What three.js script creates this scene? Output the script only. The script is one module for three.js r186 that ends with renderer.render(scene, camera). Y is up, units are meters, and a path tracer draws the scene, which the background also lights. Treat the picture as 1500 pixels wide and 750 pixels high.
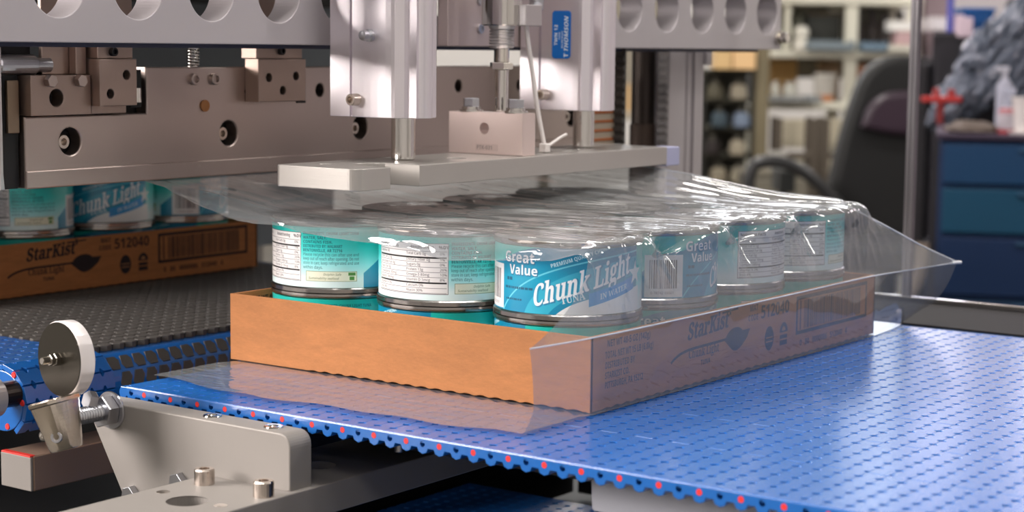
import * as THREE from 'three';
import { RoundedBoxGeometry } from 'three/addons/geometries/RoundedBoxGeometry.js';
import { mergeGeometries, toCreasedNormals } from 'three/addons/utils/BufferGeometryUtils.js';
import { RectAreaLightUniformsLib } from 'three/addons/lights/RectAreaLightUniformsLib.js';

// ---------- camera, light, exposure ----------
// Machine coordinates: x along the belts, y up from the belt surface, z towards the operator; the belt surface is 0.9 m above the floor.
const BELT = 0.9;
const EXPOSURE = 1.0;
const SOFTBOX = 24, CEILING = 33;                       // radiance of the softbox beside the camera and of the ceiling fittings
const EYE = new THREE.Vector3(0.6251, 0.2319 + BELT, 0.9456), YAW = -0.6286, PITCH = 0.1148, ROLL = 0.0104;

const scene = new THREE.Scene();
scene.background = new THREE.Color(0x0b0c0e);
const camera = new THREE.PerspectiveCamera(16.0502, 2, 0.05, 60);
camera.position.copy(EYE);
camera.lookAt(EYE.x + Math.sin(YAW) * Math.cos(PITCH), EYE.y - Math.sin(PITCH), EYE.z - Math.cos(YAW) * Math.cos(PITCH));
camera.rotateZ(ROLL);
camera.focus = 1.24;
camera.userData.fStop = 8.5;
const renderer = new THREE.WebGLRenderer({ antialias: true });
renderer.toneMapping = THREE.LinearToneMapping;
renderer.toneMappingExposure = EXPOSURE;
renderer.shadowMap.enabled = true;
RectAreaLightUniformsLib.init();

// ---------- helpers ----------
const V = (x, y, z) => new THREE.Vector3(x, y, z);
let seed = 7;
const rnd = () => { seed = (seed * 1664525 + 1013904223) >>> 0; return seed / 4294967296; };
const hash = (i, j) => { let n = (i * 374761393 + j * 668265263) | 0; n = Math.imul(n ^ (n >>> 13), 1274126177); return ((n ^ (n >>> 16)) >>> 0) / 4294967296; };
function noise(x, y) {
  const i = Math.floor(x), j = Math.floor(y), u = x - i, v = y - j, a = u * u * (3 - 2 * u), b = v * v * (3 - 2 * v);
  return (hash(i, j) * (1 - a) + hash(i + 1, j) * a) * (1 - b) + (hash(i, j + 1) * (1 - a) + hash(i + 1, j + 1) * a) * b;
}
const fbm = (x, y, n = 4) => { let s = 0, a = 0.5; for (let k = 0; k < n; k++) { s += a * noise(x, y); x = x * 2.03 + 11.3; y = y * 2.03 + 5.7; a *= 0.5; } return s; };
const ridge = (x, y) => 1 - Math.abs(2 * noise(x, y) - 1);

const used = {};
const numbered = (n) => { const k = used[n] = (used[n] ?? -1) + 1; return k ? `${n}_${String(k).padStart(3, '0')}` : n; };
const shadow = (m) => { m.castShadow = m.receiveShadow = true; return m; };
const origin = new WeakMap();
// a thing of the machine: its base in machine coordinates; its parts are then given in machine coordinates too
function thing(name, label, category, [x, y, z] = [0, 0, 0], group) {
  const g = new THREE.Group(); g.name = numbered(name); g.position.set(x, y + BELT, z); scene.add(g);
  g.userData = { label, category }; if (group) g.userData.group = group;
  origin.set(g, [x, y, z]);
  return g;
}
// a thing of the workshop, whose axes are turned from the machine's: lx to the right, d away from the operator, y from belt height; parts in its own axes
const SHOP = 0.6286;
function shopAt(lx, d) { return [EYE.x + lx * Math.cos(SHOP) - d * Math.sin(SHOP), EYE.z - lx * Math.sin(SHOP) - d * Math.cos(SHOP)]; }
function shopThing(name, label, category, lx, y, d, group, turn = 0) {
  const [x, z] = shopAt(lx, d), g = thing(name, label, category, [x, y, z], group);
  g.rotation.y = SHOP + turn; origin.set(g, [0, 0, 0]);
  return g;
}
function part(parent, name, geometry, material, label) {
  const m = shadow(new THREE.Mesh(Array.isArray(geometry) ? merge(geometry) : geometry, material));
  m.name = name; parent.add(m);
  let o = parent; while (o && !origin.has(o)) o = o.parent;
  const [x, y, z] = o ? origin.get(o) : [0, 0, 0];
  if (x || y || z) { if (m.geometry.userData.moved) throw new Error('moved twice ' + name); m.geometry.translate(-x, -y, -z); m.geometry.userData.moved = 1; }
  if (label) m.userData.label = label;
  return m;
}
function struct(name, geometry, material) { const m = shadow(new THREE.Mesh(geometry, material)); m.name = name; m.userData.kind = 'structure'; scene.add(m); return m; }
function copy(root, [dx, dy, dz], label, group) {
  const r = root.clone(); r.name = numbered(root.name.replace(/_\d{3}$/, '')); r.position.x += dx; r.position.y += dy; r.position.z += dz;
  r.userData = { ...root.userData, label }; if (group) r.userData.group = group; else delete r.userData.group;
  scene.add(r); return r;
}
function plainAttributes(g) { g = g.index ? g.toNonIndexed() : g; for (const k of Object.keys(g.attributes)) if (!['position', 'normal', 'uv'].includes(k)) g.deleteAttribute(k); return g; }
function merge(list) { return mergeGeometries(list.map(plainAttributes)); }
// uv in metres, by the side each face looks to
function metric(g) {
  g = g.index ? g.toNonIndexed() : g;
  const p = g.attributes.position, uv = new Float32Array(p.count * 2), a = V(), b = V(), c = V();
  for (let i = 0; i < p.count; i += 3) {
    a.fromBufferAttribute(p, i); b.fromBufferAttribute(p, i + 1); c.fromBufferAttribute(p, i + 2);
    const n = b.clone().sub(a).cross(c.clone().sub(a)); const x = Math.abs(n.x), y = Math.abs(n.y), z = Math.abs(n.z);
    [a, b, c].forEach((q, k) => { const o = (i + k) * 2; if (y >= x && y >= z) { uv[o] = q.x; uv[o + 1] = q.z; } else if (x >= z) { uv[o] = q.z; uv[o + 1] = q.y; } else { uv[o] = q.x; uv[o + 1] = q.y; } });
  }
  g.setAttribute('uv', new THREE.BufferAttribute(uv, 2));
  return g;
}
function box(x0, x1, y0, y1, z0, z1, r = 0.0008) {
  const w = x1 - x0, h = y1 - y0, d = z1 - z0;
  const g = r > 0 ? new RoundedBoxGeometry(w, h, d, 2, Math.min(r, w / 2.1, h / 2.1, d / 2.1)) : new THREE.BoxGeometry(w, h, d);
  g.translate((x0 + x1) / 2, (y0 + y1) / 2, (z0 + z1) / 2);
  return metric(g);
}
const Q = new THREE.Quaternion();
function aim(g, from, dir) { g.applyQuaternion(Q.setFromUnitVectors(V(0, 1, 0), dir.clone().normalize())); g.translate(from.x, from.y, from.z); return g; }
// turned solid along an axis: profile of [radius, distance along the axis]
function turned(profile, from = V(0, 0, 0), dir = V(0, 1, 0), seg = 32) {
  let g = new THREE.LatheGeometry(profile.map(([r, h]) => new THREE.Vector2(r, h)), seg);
  g = toCreasedNormals(g, 0.6);
  return aim(g, from, dir);
}
const rod = (a, b, r, seg = 24, bevel = Math.min(r * 0.15, 0.001)) => { const d = b.clone().sub(a), L = d.length(); return turned([[0, 0], [r - bevel, 0], [r, bevel], [r, L - bevel], [r - bevel, L], [0, L]], a, d, seg); };
const tube = (pts, r, n = 40, seg = 8) => new THREE.TubeGeometry(new THREE.CatmullRomCurve3(pts), n, r, seg, false);
const capScrew = (p, dir, r, h, hole = 0.5) => turned([[0, h * 0.45], [r * hole, h * 0.45], [r * hole, h], [r * 0.9, h], [r, h * 0.9], [r, 0], [0, 0]], p, dir, 24);
function hexHead(p, dir, r, h) {
  const s = new THREE.Shape(); for (let k = 0; k < 6; k++) { const a = k * Math.PI / 3 + 0.3; s[k ? 'lineTo' : 'moveTo'](Math.cos(a) * r, Math.sin(a) * r); } s.closePath();
  const g = new THREE.ExtrudeGeometry(s, { depth: h * 0.8, bevelEnabled: true, bevelThickness: h * 0.1, bevelSize: r * 0.06, bevelOffset: -r * 0.06, bevelSegments: 2 });
  g.rotateX(-Math.PI / 2); g.translate(0, h * 0.1, 0);
  return aim(g, p, dir);
}
function shapeOf(pts, holes = []) {
  const s = new THREE.Shape(pts.map(([x, y]) => new THREE.Vector2(x, y)));
  for (const [x, y, r] of holes) { const h = new THREE.Path(); h.absarc(x, y, r, 0, Math.PI * 2, true); s.holes.push(h); }
  return s;
}
// outline in x, y, pushed along z from z0 to z1
function alongZ(pts, z0, z1, { bevel = 0.0006, holes = [], curve = 20 } = {}) {
  const g = new THREE.ExtrudeGeometry(shapeOf(pts, holes), { depth: z1 - z0 - 2 * bevel, bevelEnabled: bevel > 0, bevelThickness: bevel, bevelSize: bevel, bevelOffset: -bevel, bevelSegments: 2, curveSegments: curve });
  g.translate(0, 0, z0 + bevel);
  return metric(g);
}
// outline in z, y, pushed along x from x0 to x1
function alongX(pts, x0, x1, o = {}) {
  const g = alongZ(pts.map(([z, y]) => [-z, y]), x0, x1, { ...o, holes: (o.holes || []).map(([z, y, r]) => [-z, y, r]) });
  g.rotateY(Math.PI / 2);                                           // (x, y, z) -> (z, y, -x)
  return metric(g);
}
// outline in x, z, pushed up from y0 to y1
function alongY(pts, y0, y1, o = {}) {
  const g = alongZ(pts.map(([x, z]) => [x, -z]), y0, y1, { ...o, holes: (o.holes || []).map(([x, z, r]) => [x, -z, r]) });
  g.rotateX(-Math.PI / 2);                                          // (x, y, z) -> (x, z, -y)
  return metric(g);
}
const arc = (cx, cy, r, a0, a1, n) => Array.from({ length: n + 1 }, (_, k) => { const a = a0 + (a1 - a0) * k / n; return [cx + Math.cos(a) * r, cy + Math.sin(a) * r]; });

// ---------- textures and materials ----------
function field(w, h, f, color = false) {
  const d = new Uint8Array(w * h * 4);
  for (let j = 0; j < h; j++) for (let i = 0; i < w; i++) { const c = f(i / w, j / h, i, j), o = (j * w + i) * 4; if (Array.isArray(c)) { d[o] = c[0]; d[o + 1] = c[1]; d[o + 2] = c[2]; } else d[o] = d[o + 1] = d[o + 2] = Math.max(0, Math.min(255, c * 255)); d[o + 3] = 255; }
  const t = new THREE.DataTexture(d, w, h); t.wrapS = t.wrapT = THREE.RepeatWrapping; t.magFilter = THREE.LinearFilter; t.minFilter = THREE.LinearMipmapLinearFilter; t.generateMipmaps = true;
  if (color) t.colorSpace = THREE.SRGBColorSpace;
  t.needsUpdate = true; return t;
}
const repeat = (t, x, y) => { const c = t.clone(); c.repeat.set(x, y); c.needsUpdate = true; return c; };
const brushed = field(256, 256, (u, v, i, j) => 0.35 + 0.4 * hash(3, j) + 0.25 * noise(i / 40, j / 1.3));
const grain = field(256, 256, (u, v, i, j) => 0.3 + 0.4 * hash(i, j) + 0.3 * noise(i / 5, j / 5));
const kraftGrain = field(512, 512, (u, v, i, j) => { const n = fbm(i / 60, j / 14, 4) * 0.6 + hash(i, j) * 0.22 + noise(i / 9, j / 2.2) * 0.25; const k = 0.86 + 0.2 * n; return [178 * k, 117 * k, 70 * k]; }, true);
const M = {};
const std = (o) => new THREE.MeshStandardMaterial({ roughness: 0.5, metalness: 0, ...o });
const phys = (o) => new THREE.MeshPhysicalMaterial({ roughness: 0.5, metalness: 0, ...o });
M.aluminium = std({ color: 0xcfcccd, metalness: 1, roughness: 0.3, bumpMap: repeat(brushed, 12, 12), bumpScale: 0.00004 });
M.anodised = std({ color: 0xbab4b8, metalness: 0.35, roughness: 0.5, bumpMap: repeat(grain, 40, 40), bumpScale: 0.00003 });
M.extruded = phys({ color: 0xeee8ee, metalness: 0.9, roughness: 0.32, bumpMap: repeat(brushed, 20, 4), bumpScale: 0.00002 });
M.steel = std({ color: 0xd2cfcc, metalness: 1, roughness: 0.08 });
M.chrome = std({ color: 0xe2ddd6, metalness: 1, roughness: 0.12 });
M.nickel = std({ color: 0xd8cfc4, metalness: 1, roughness: 0.13, bumpMap: repeat(brushed, 60, 60), bumpScale: 0.00003 });
M.stainless = std({ color: 0xb8aaa4, metalness: 1, roughness: 0.36, bumpMap: repeat(brushed, 6, 14), bumpScale: 0.00003 });
M.stainlessBlock = std({ color: 0xa8958c, metalness: 0.9, roughness: 0.42, bumpMap: repeat(grain, 30, 30), bumpScale: 0.00003 });
M.capSteel = std({ color: 0xcabfb6, metalness: 1, roughness: 0.22 });
M.plate = std({ color: 0xbdb9b5, metalness: 0.7, roughness: 0.34, bumpMap: repeat(brushed, 12, 12), bumpScale: 0.00004 });
M.zinc = std({ color: 0xbfc0c6, metalness: 1, roughness: 0.28 });
M.blackSteel = std({ color: 0x17161a, metalness: 0.3, roughness: 0.5 });
M.blasted = std({ color: 0x8b8682, metalness: 0.3, roughness: 0.6, bumpMap: repeat(grain, 60, 60), bumpScale: 0.00004 });
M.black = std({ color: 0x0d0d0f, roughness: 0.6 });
M.darkRubber = std({ color: 0x4c4845, roughness: 0.62, bumpMap: repeat(grain, 60, 60), bumpScale: 0.00008 });
M.blackRod = std({ color: 0x3a3330, metalness: 0.8, roughness: 0.35 });
M.belt = phys({ color: 0x1a60ae, roughness: 0.24, ior: 1.6, clearcoat: 0.4, clearcoatRoughness: 0.2, bumpMap: repeat(grain, 50, 50), bumpScale: 0.00004 });
M.red = std({ color: 0xe8302c, roughness: 0.45 });
M.kraft = std({ map: repeat(kraftGrain, 6, 6), roughness: 0.85, bumpMap: repeat(grain, 14, 14), bumpScale: 0.0001 });
M.canSteel = std({ color: 0xa8a39f, metalness: 1, roughness: 0.25 });
M.canLid = std({ color: 0xa8a4a0, metalness: 0.9, roughness: 0.45 });
M.teal = std({ color: 0x1fbcae, roughness: 0.35 });
M.white = std({ color: 0xe9e7e2, roughness: 0.5 });
M.cable = std({ color: 0xe4dedc, roughness: 0.45 });
const film = phys({ color: 0xd6d9dc, transmission: 0.83, thickness: 0, roughness: 0.06, ior: 1.65, side: THREE.DoubleSide });
film.name = 'film';

// ---------- the workshop ----------
function lettered(w, h, draw, srgb = true) {
  const c = document.createElement('canvas'); c.width = w; c.height = h; draw(c.getContext('2d'), w, h);
  const t = new THREE.CanvasTexture(c); if (srgb) t.colorSpace = THREE.SRGBColorSpace; t.anisotropy = 8; return t;
}
{
  const wallMat = std({ color: 0xd6d2cf, roughness: 0.9, bumpMap: repeat(grain, 4, 4), bumpScale: 0.0005 }), floorMat = std({ color: 0x8f8a82, roughness: 0.6, map: repeat(field(256, 256, (u, v, i, j) => { const k = 0.8 + 0.35 * fbm(i / 30, j / 30); return [150 * k, 146 * k, 138 * k]; }, true), 0.7, 0.7) }), ceilMat = std({ color: 0xd8d6d0, roughness: 0.95 });
  const HI = 2.4, lx0 = -5, lx1 = 6, d0 = -4, d1 = 11;
  const put = (name, x0, x1, y0, y1, da, db, m) => { const g = metric(new THREE.BoxGeometry(x1 - x0, y1 - y0, db - da)); const s = struct(name, g, m); const [x, z] = shopAt((x0 + x1) / 2, (da + db) / 2); s.position.set(x, (y0 + y1) / 2 + BELT, z); s.rotation.y = SHOP; return s; };
  put('floor', lx0, lx1, -1.1, -0.9, d0, d1, floorMat);
  put('ceiling', lx0, lx1, HI, HI + 0.2, d0, d1, ceilMat);
  put('wall_back', lx0, lx1, -0.9, HI, d1, d1 + 0.2, wallMat);
  put('wall_front', lx0, lx1, -0.9, HI, d0 - 0.2, d0, wallMat);
  put('wall_left', lx0 - 0.2, lx0, -0.9, HI, d0, d1, wallMat);
  put('wall_right', lx1, lx1 + 0.2, -0.9, HI, d0, d1, wallMat);
  const glow = std({ color: 0xffffff, emissive: 0xfffaf4, emissiveIntensity: 4, roughness: 0.6 }), frame = std({ color: 0xdddddd, roughness: 0.5 });
  const names = ['nearest', 'second', 'third', 'fourth', 'farthest'];
  [-3, 0.2, 3.4].forEach((lx, a) => [-2, 1.2, 4.2, 7, 9.6].forEach((d, b) => {
    const t = shopThing('ceiling_light', `${names[b]} white ceiling light fitting in the ${['left', 'middle', 'right'][a]} row of the workshop`, 'ceiling light', lx, HI - 0.06, d);
    part(t, 'frame', new RoundedBoxGeometry(1.26, 0.06, 0.36, 2, 0.01).translate(0, 0.03, 0), frame);
    part(t, 'diffuser', new THREE.BoxGeometry(1.2, 0.01, 0.3).translate(0, -0.004, 0), glow);
    const L = new THREE.RectAreaLight(0xfffaf4, CEILING, 1.2, 0.3); L.position.set(0, -0.015, 0); L.rotation.x = -Math.PI / 2; t.add(L);
  }));
  const sash = std({ color: 0xd9d7d2, roughness: 0.6 }), pane = std({ color: 0xffffff, emissive: 0xf2f6ff, emissiveIntensity: 2.2, roughness: 0.4 });
  [-3.3, -0.8, 1.7, 4.2].forEach((lx, k) => {
    const w = new THREE.Group(); w.name = `window_${k + 1}`; w.userData.kind = 'structure'; scene.add(w); origin.set(w, [0, 0, 0]);
    const [x, z] = shopAt(lx, d1 - 0.05); w.position.set(x, 1.72 + BELT, z); w.rotation.y = SHOP;
    part(w, 'window_frame', [new THREE.BoxGeometry(2.2, 0.06, 0.08).translate(0, 0.56, 0), new THREE.BoxGeometry(2.2, 0.06, 0.08).translate(0, -0.56, 0), ...[-1.07, -0.36, 0.36, 1.07].map((q) => new THREE.BoxGeometry(0.06, 1.1, 0.08).translate(q, 0, 0))], sash);
    part(w, 'pane', new THREE.BoxGeometry(2.1, 1.06, 0.01), pane);
    const L = new THREE.RectAreaLight(0xf2f6ff, 2.2, 2.1, 1.06); L.position.set(0, 0, 0.045); L.rotation.y = Math.PI; w.add(L);
  });
  // the soft light that stands beside the operator
  const t = thing('softbox_lamp', 'large square softbox lamp on a stand left of the machine', 'studio lamp', [-1.8, -0.9, 1.75]);
  const at = V(-1.8, 0.95, 1.75), to = V(-0.15, 0.05, -0.1), n = to.clone().sub(at).normalize();
  const head = new THREE.Group(); head.name = 'lamp_head'; t.add(head);
  head.position.set(0, 1.85, 0); head.lookAt(head.getWorldPosition(V()).add(n));
  origin.set(head, [0, 0, 0]);
  part(head, 'hood', new RoundedBoxGeometry(1.28, 1.28, 0.2, 2, 0.03).translate(0, 0, -0.11), M.black);
  part(head, 'diffuser', new THREE.BoxGeometry(1.2, 1.2, 0.01).translate(0, 0, 0), std({ color: 0xffffff, emissive: 0xfff3ea, emissiveIntensity: 4 }));
  const L = new THREE.RectAreaLight(0xfff6f0, SOFTBOX, 1.2, 1.2); L.position.set(0, 0, 0.012); L.rotation.y = Math.PI; head.add(L);
  part(t, 'pole', rod(V(-1.8, -0.9, 1.75), V(-1.8, 0.92, 1.75), 0.015), M.blackSteel);
  for (const a of [0.4, 2.5, 4.6]) part(t, 'leg', rod(V(-1.8, -0.5, 1.75), V(-1.8 + 0.45 * Math.cos(a), -0.885, 1.75 + 0.45 * Math.sin(a)), 0.012), M.blackSteel);
}

// ---------- right conveyor ----------
const PITCH_X = 0.01266, PIN0 = 0.1990, ROW0 = 0.1935, ZK = 0.0311, FRONT = 0.117, FAR = -0.488;
// outline of a belt link in x, z: both long sides notched where two links meet
function linkOutline(z0, z1, half = PITCH_X / 2) {
  const ks = []; for (let z = ZK + 0.0127 * 40; z > -0.7; z -= 0.0127) if (z < z1 - 0.003 && z > z0 + 0.003) ks.push(z);
  const a = half - 0.00012, n = 0.0026, w = 0.0021, pts = [[-a, z0 + 0.0002]];
  pts.push([a, z0 + 0.0002]);
  for (const z of [...ks].reverse()) pts.push([a, z - w], [a - n, z - w * 0.35], [a - n, z + w * 0.35], [a, z + w]);
  pts.push([a, z1 - 0.0002], [-a, z1 - 0.0002]);
  for (const z of ks) pts.push([-a, z + w], [-a + n, z + w * 0.35], [-a + n, z - w * 0.35], [-a, z - w]);
  return pts;
}
{
  const t = thing('conveyor_belt', 'blue modular plastic conveyor belt with red pin ends under the film-wrapped tray', 'conveyor belt', [0, -0.0095, 0]);
  const X0 = -0.307, X1 = 0.47;
  const cuts = [[FRONT, 0.0335, -0.1189, -0.2713, -0.4237, FAR], [FRONT, -0.0427, -0.1951, -0.3475, FAR]];
  const links = cuts.map((c) => c.slice(0, -1).map((z1, i) => { const g = alongY(linkOutline(c[i + 1], z1), -0.0035, 0, { bevel: 0.0003 }); g.translate(0, 0.0095, 0); return g; }));
  for (let k = -39; k <= 21; k++) {
    const x = ROW0 + PITCH_X * (k - 0.5);
    if (x < X0 + 0.003) continue;
    for (const g of links[((k % 2) + 2) % 2]) { const m = shadow(new THREE.Mesh(g, M.belt)); m.name = 'belt_link'; m.position.x = x; t.add(m); }
  }
  // side profile: rounded nose, underside bulging round each pin
  const prof = [[X1, -0.0036]];
  const holes = [];
  prof.push([X1, -0.0075]);
  for (let k = 21; k >= -39; k--) { const x = PIN0 + PITCH_X * k; if (x < X0 + 0.008 || x > X1 - 0.004) continue; for (const a of [0, 0.25, 0.5, 0.75, 1]) prof.push([x + 0.0042 * Math.cos(a * Math.PI), -0.0064 - 0.0036 * Math.sin(a * Math.PI)]); holes.push([x, -0.0036, 0.0023, k]); }
  prof.push(...arc(X0 + 0.005, -0.0045, 0.0046, -Math.PI / 2, -Math.PI * 1.38, 8));
  const top = prof.map(([x, y]) => [x, Math.min(y, -0.0006)]); top[0] = [X1, -0.0006];
  part(t, 'belt_underside', alongZ(prof, FAR + 0.001, FRONT - 0.006, { bevel: 0 }), M.belt);
  const edge = prof.slice(); edge[0] = [X1, -0.0004]; edge[edge.length - 1] = [X0 + 0.002, -0.0004];
  part(t, 'belt_edge', alongZ(edge, FRONT - 0.006, FRONT + 0.0004, { bevel: 0.0004, holes: holes.map(([x, y, r]) => [x, y - 0.0002, r]), curve: 10 }), M.belt, 'bright blue side edge of the belt');
  const pin = turned([[0, 0], [0.0021, 0], [0.0021, 0.0057], [0.0017, 0.0063], [0, 0.0064]], V(0, 0.0057, FRONT - 0.0058), V(0, 0, 1), 16);
  const holeEnd = turned([[0, 0], [0.0022, 0]], V(0, 0.0057, FRONT - 0.004), V(0, 0, 1), 12);
  for (const [x, , , k] of holes) { const m = shadow(new THREE.Mesh(k % 2 ? holeEnd : pin, k % 2 ? M.belt : M.red)); m.name = k % 2 ? 'pin_hole' : 'hinge_pin'; m.position.x = x; t.add(m); }
  // black slide bed with skirts added to keep the underside dark, wear strip, stub
  const bed = thing('slide_bed', 'black slide bed and skirts added to keep the space under the blue belt dark', 'conveyor bed', [0, -0.03, -0.2]);
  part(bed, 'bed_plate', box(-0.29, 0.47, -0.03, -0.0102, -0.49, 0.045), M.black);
  part(bed, 'rear_shade_skirt', box(-0.33, 0.62, -0.195, -0.0315, -0.489, -0.480), M.black);  // added sheet blocks window light so the return strand stays dark
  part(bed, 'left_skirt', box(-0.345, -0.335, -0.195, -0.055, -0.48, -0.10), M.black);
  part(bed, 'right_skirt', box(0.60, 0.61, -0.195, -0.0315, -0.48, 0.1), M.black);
  part(bed, 'stub', rod(V(-0.1155, -0.031, 0.05), V(-0.1155, -0.0102, 0.05), 0.003), M.zinc, 'small steel stub hanging under the belt');
  const ws = thing('wear_strip', 'pale grey plastic block under the front edge of the blue belt', 'wear strip', [0.2, -0.0365, 0.07]);
  part(ws, 'strip', alongZ([[0.0575, -0.0100], [0.0585, -0.0335], [0.0600, -0.0350], [0.0950, -0.0345], [0.0970, -0.0365], [0.42, -0.0365], [0.42, -0.0100]], 0.047, 0.085), std({ color: 0x9a9ca6, roughness: 0.55 }));
  const rail = thing('guard_rail', 'black rail with a thin bright edge along the far side of the blue belt', 'rail', [0.1, -0.03, -0.55]);
  part(rail, 'rail_body', box(-0.3, 0.9, -0.05, 0.0015, -0.625, -0.4905), std({ color: 0x1b191c, roughness: 0.85 }));
  part(rail, 'edge_strip', box(-0.3, 0.9, 0.0015, 0.006, -0.625, -0.617), M.steel, 'thin bright steel strip');
  // return strand
  const lb = thing('return_belt', 'dark blue return strand of the belt low under the conveyor', 'conveyor belt', [0.1, -0.158, -0.1]);
  const rl = alongY(linkOutline(-0.3, 0.1), -0.154, -0.150, { bevel: 0.0003 });
  rl.translate(-0.1, 0.158, 0.1);
  part(lb, 'belt_carcass', box(-0.324, 0.5, -0.158, -0.1538, -0.3, 0.1), M.belt);
  for (let x = -0.318; x < 0.1; x += PITCH_X) { const m = shadow(new THREE.Mesh(rl, M.belt)); m.name = 'belt_link'; m.position.x = x; lb.add(m); }
}

// ---------- left conveyor: rubber-topped belt ----------
{
  const t = thing('infeed_belt', 'blue infeed conveyor belt with black rubber pads carrying the second tray', 'conveyor belt', [-0.7, -0.05, 0]);
  const CX = -0.431, CY = -0.0262, R = 0.0222, X0 = -1.10;
  const nose = (r, z0, z1) => alongZ([[X0, CY + r], ...arc(CX, CY, r, Math.PI / 2, -Math.PI / 2, 18), [X0, CY - r]], z0, z1, { bevel: 0.0006 });
  part(t, 'belt_carcass', nose(R, FAR + 0.001, FRONT), M.belt);
  const one = alongY(linkOutline(0.0335, FRONT), -0.0038, 0, { bevel: 0.0003 }); one.translate(0.7, 0.05, 0);
  for (let k = 0; k < 32; k++) { const m = shadow(new THREE.Mesh(one, M.belt)); m.name = 'belt_link'; m.position.x = CX - PITCH_X * (k + 0.5); t.add(m); }
  // links bent round the nose
  for (let k = 0; k < 5; k++) { const m = shadow(new THREE.Mesh(one, M.belt)); m.name = 'belt_link'; const a = (k + 0.5) * 0.52, q = V(0.7, 0.05 + CY, 0).applyAxisAngle(V(0, 0, 1), -a); m.rotation.z = -a; m.position.set(CX + 0.7 - q.x, CY + 0.05 - q.y, 0); t.add(m); }
  const pin = turned([[0, 0], [0.0024, 0], [0.0024, 0.005], [0.002, 0.0056], [0, 0.0056]], V(0, 0, FRONT - 0.005), V(0, 0, 1), 16);
  for (const [x, y] of [[-0.4179, -0.0058], [-0.4092, -0.0252], [-0.4260, -0.0445], [-0.4432, -0.0066], [-0.4686, -0.0066], [-0.494, -0.0066]]) { const m = shadow(new THREE.Mesh(pin, M.red)); m.name = 'hinge_pin'; m.position.set(x + 0.7, y + 0.05, 0); t.add(m); }
  // rubber pads
  const c = 0.0036, h = 0.0057;
  const pad = alongY([[-h + c, -h], [h - c, -h], [h, -h + c], [h, h - c], [h - c, h], [-h + c, h], [-h, h - c], [-h, -h + c]], -0.004, 0.0008, { bevel: 0.0005 });
  const nosePad = alongY([[-0.0061, -0.0040], [-0.002, -0.0062], [0.0061, -0.0030], [0.0061, 0.0040], [0.002, 0.0062], [-0.0061, 0.0030]], -0.004, 0.0004, { bevel: 0.0003 });
  const far = [], nose2 = [], row = 42;
  for (let k = 1; k <= row; k++) for (let j = 0; j < 38; j++) { const z = ZK - 0.0127 * (j + 0.5), x = CX - 0.004 - PITCH_X * (k - 0.5); if (z < FAR + 0.006) continue; far.push([x, 0, z, 0]); }
  for (let k = 0; k < 2; k++) for (let j = 0; j < 38; j++) { const a = 0.72 + k * 0.66, z = ZK - 0.0127 * (j + 0.5 + k / 2); if (z < FAR + 0.006) continue; const p = V(0, -CY - 0.0042, 0).applyAxisAngle(V(0, 0, 1), -a); nose2.push([CX + p.x, CY + p.y, z, -a]); }
  const inst = new THREE.InstancedMesh(pad, M.darkRubber, far.length), m4 = new THREE.Matrix4();
  far.forEach(([x, y, z, a], i) => inst.setMatrixAt(i, m4.makeRotationZ(a).setPosition(x + 0.7, y + 0.05, z)));
  const instN = new THREE.InstancedMesh(nosePad, M.darkRubber, nose2.length);
  nose2.forEach(([x, y, z, a], i) => instN.setMatrixAt(i, m4.makeRotationZ(a).setPosition(x + 0.7, y + 0.05, z)));
  instN.name = 'nose_pads'; instN.userData.kind = 'stuff'; shadow(instN); t.add(instN);
  inst.name = 'rubber_pads'; inst.userData.kind = 'stuff'; shadow(inst); t.add(inst);
  // drive shaft
  const s = thing('drive_shaft', 'grey steel drive shaft sticking out of the infeed belt at the left edge', 'shaft', [-0.418, -0.019, 0.15]);
  part(s, 'journal', rod(V(-0.418, -0.019, FRONT - 0.01), V(-0.418, -0.019, 0.139), 0.0095), M.blackRod, 'thinner dark journal');
  part(s, 'sleeve', rod(V(-0.418, -0.019, 0.1325), V(-0.418, -0.019, 0.30), 0.0145, 32, 0.0012), std({ color: 0xb9b3b2, metalness: 0.5, roughness: 0.4 }), 'thick grey sleeve');
}

// ---------- cartons ----------
const W = 0.3175, LEN = 0.4195, HT = 0.05, D = 0.102;
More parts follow.
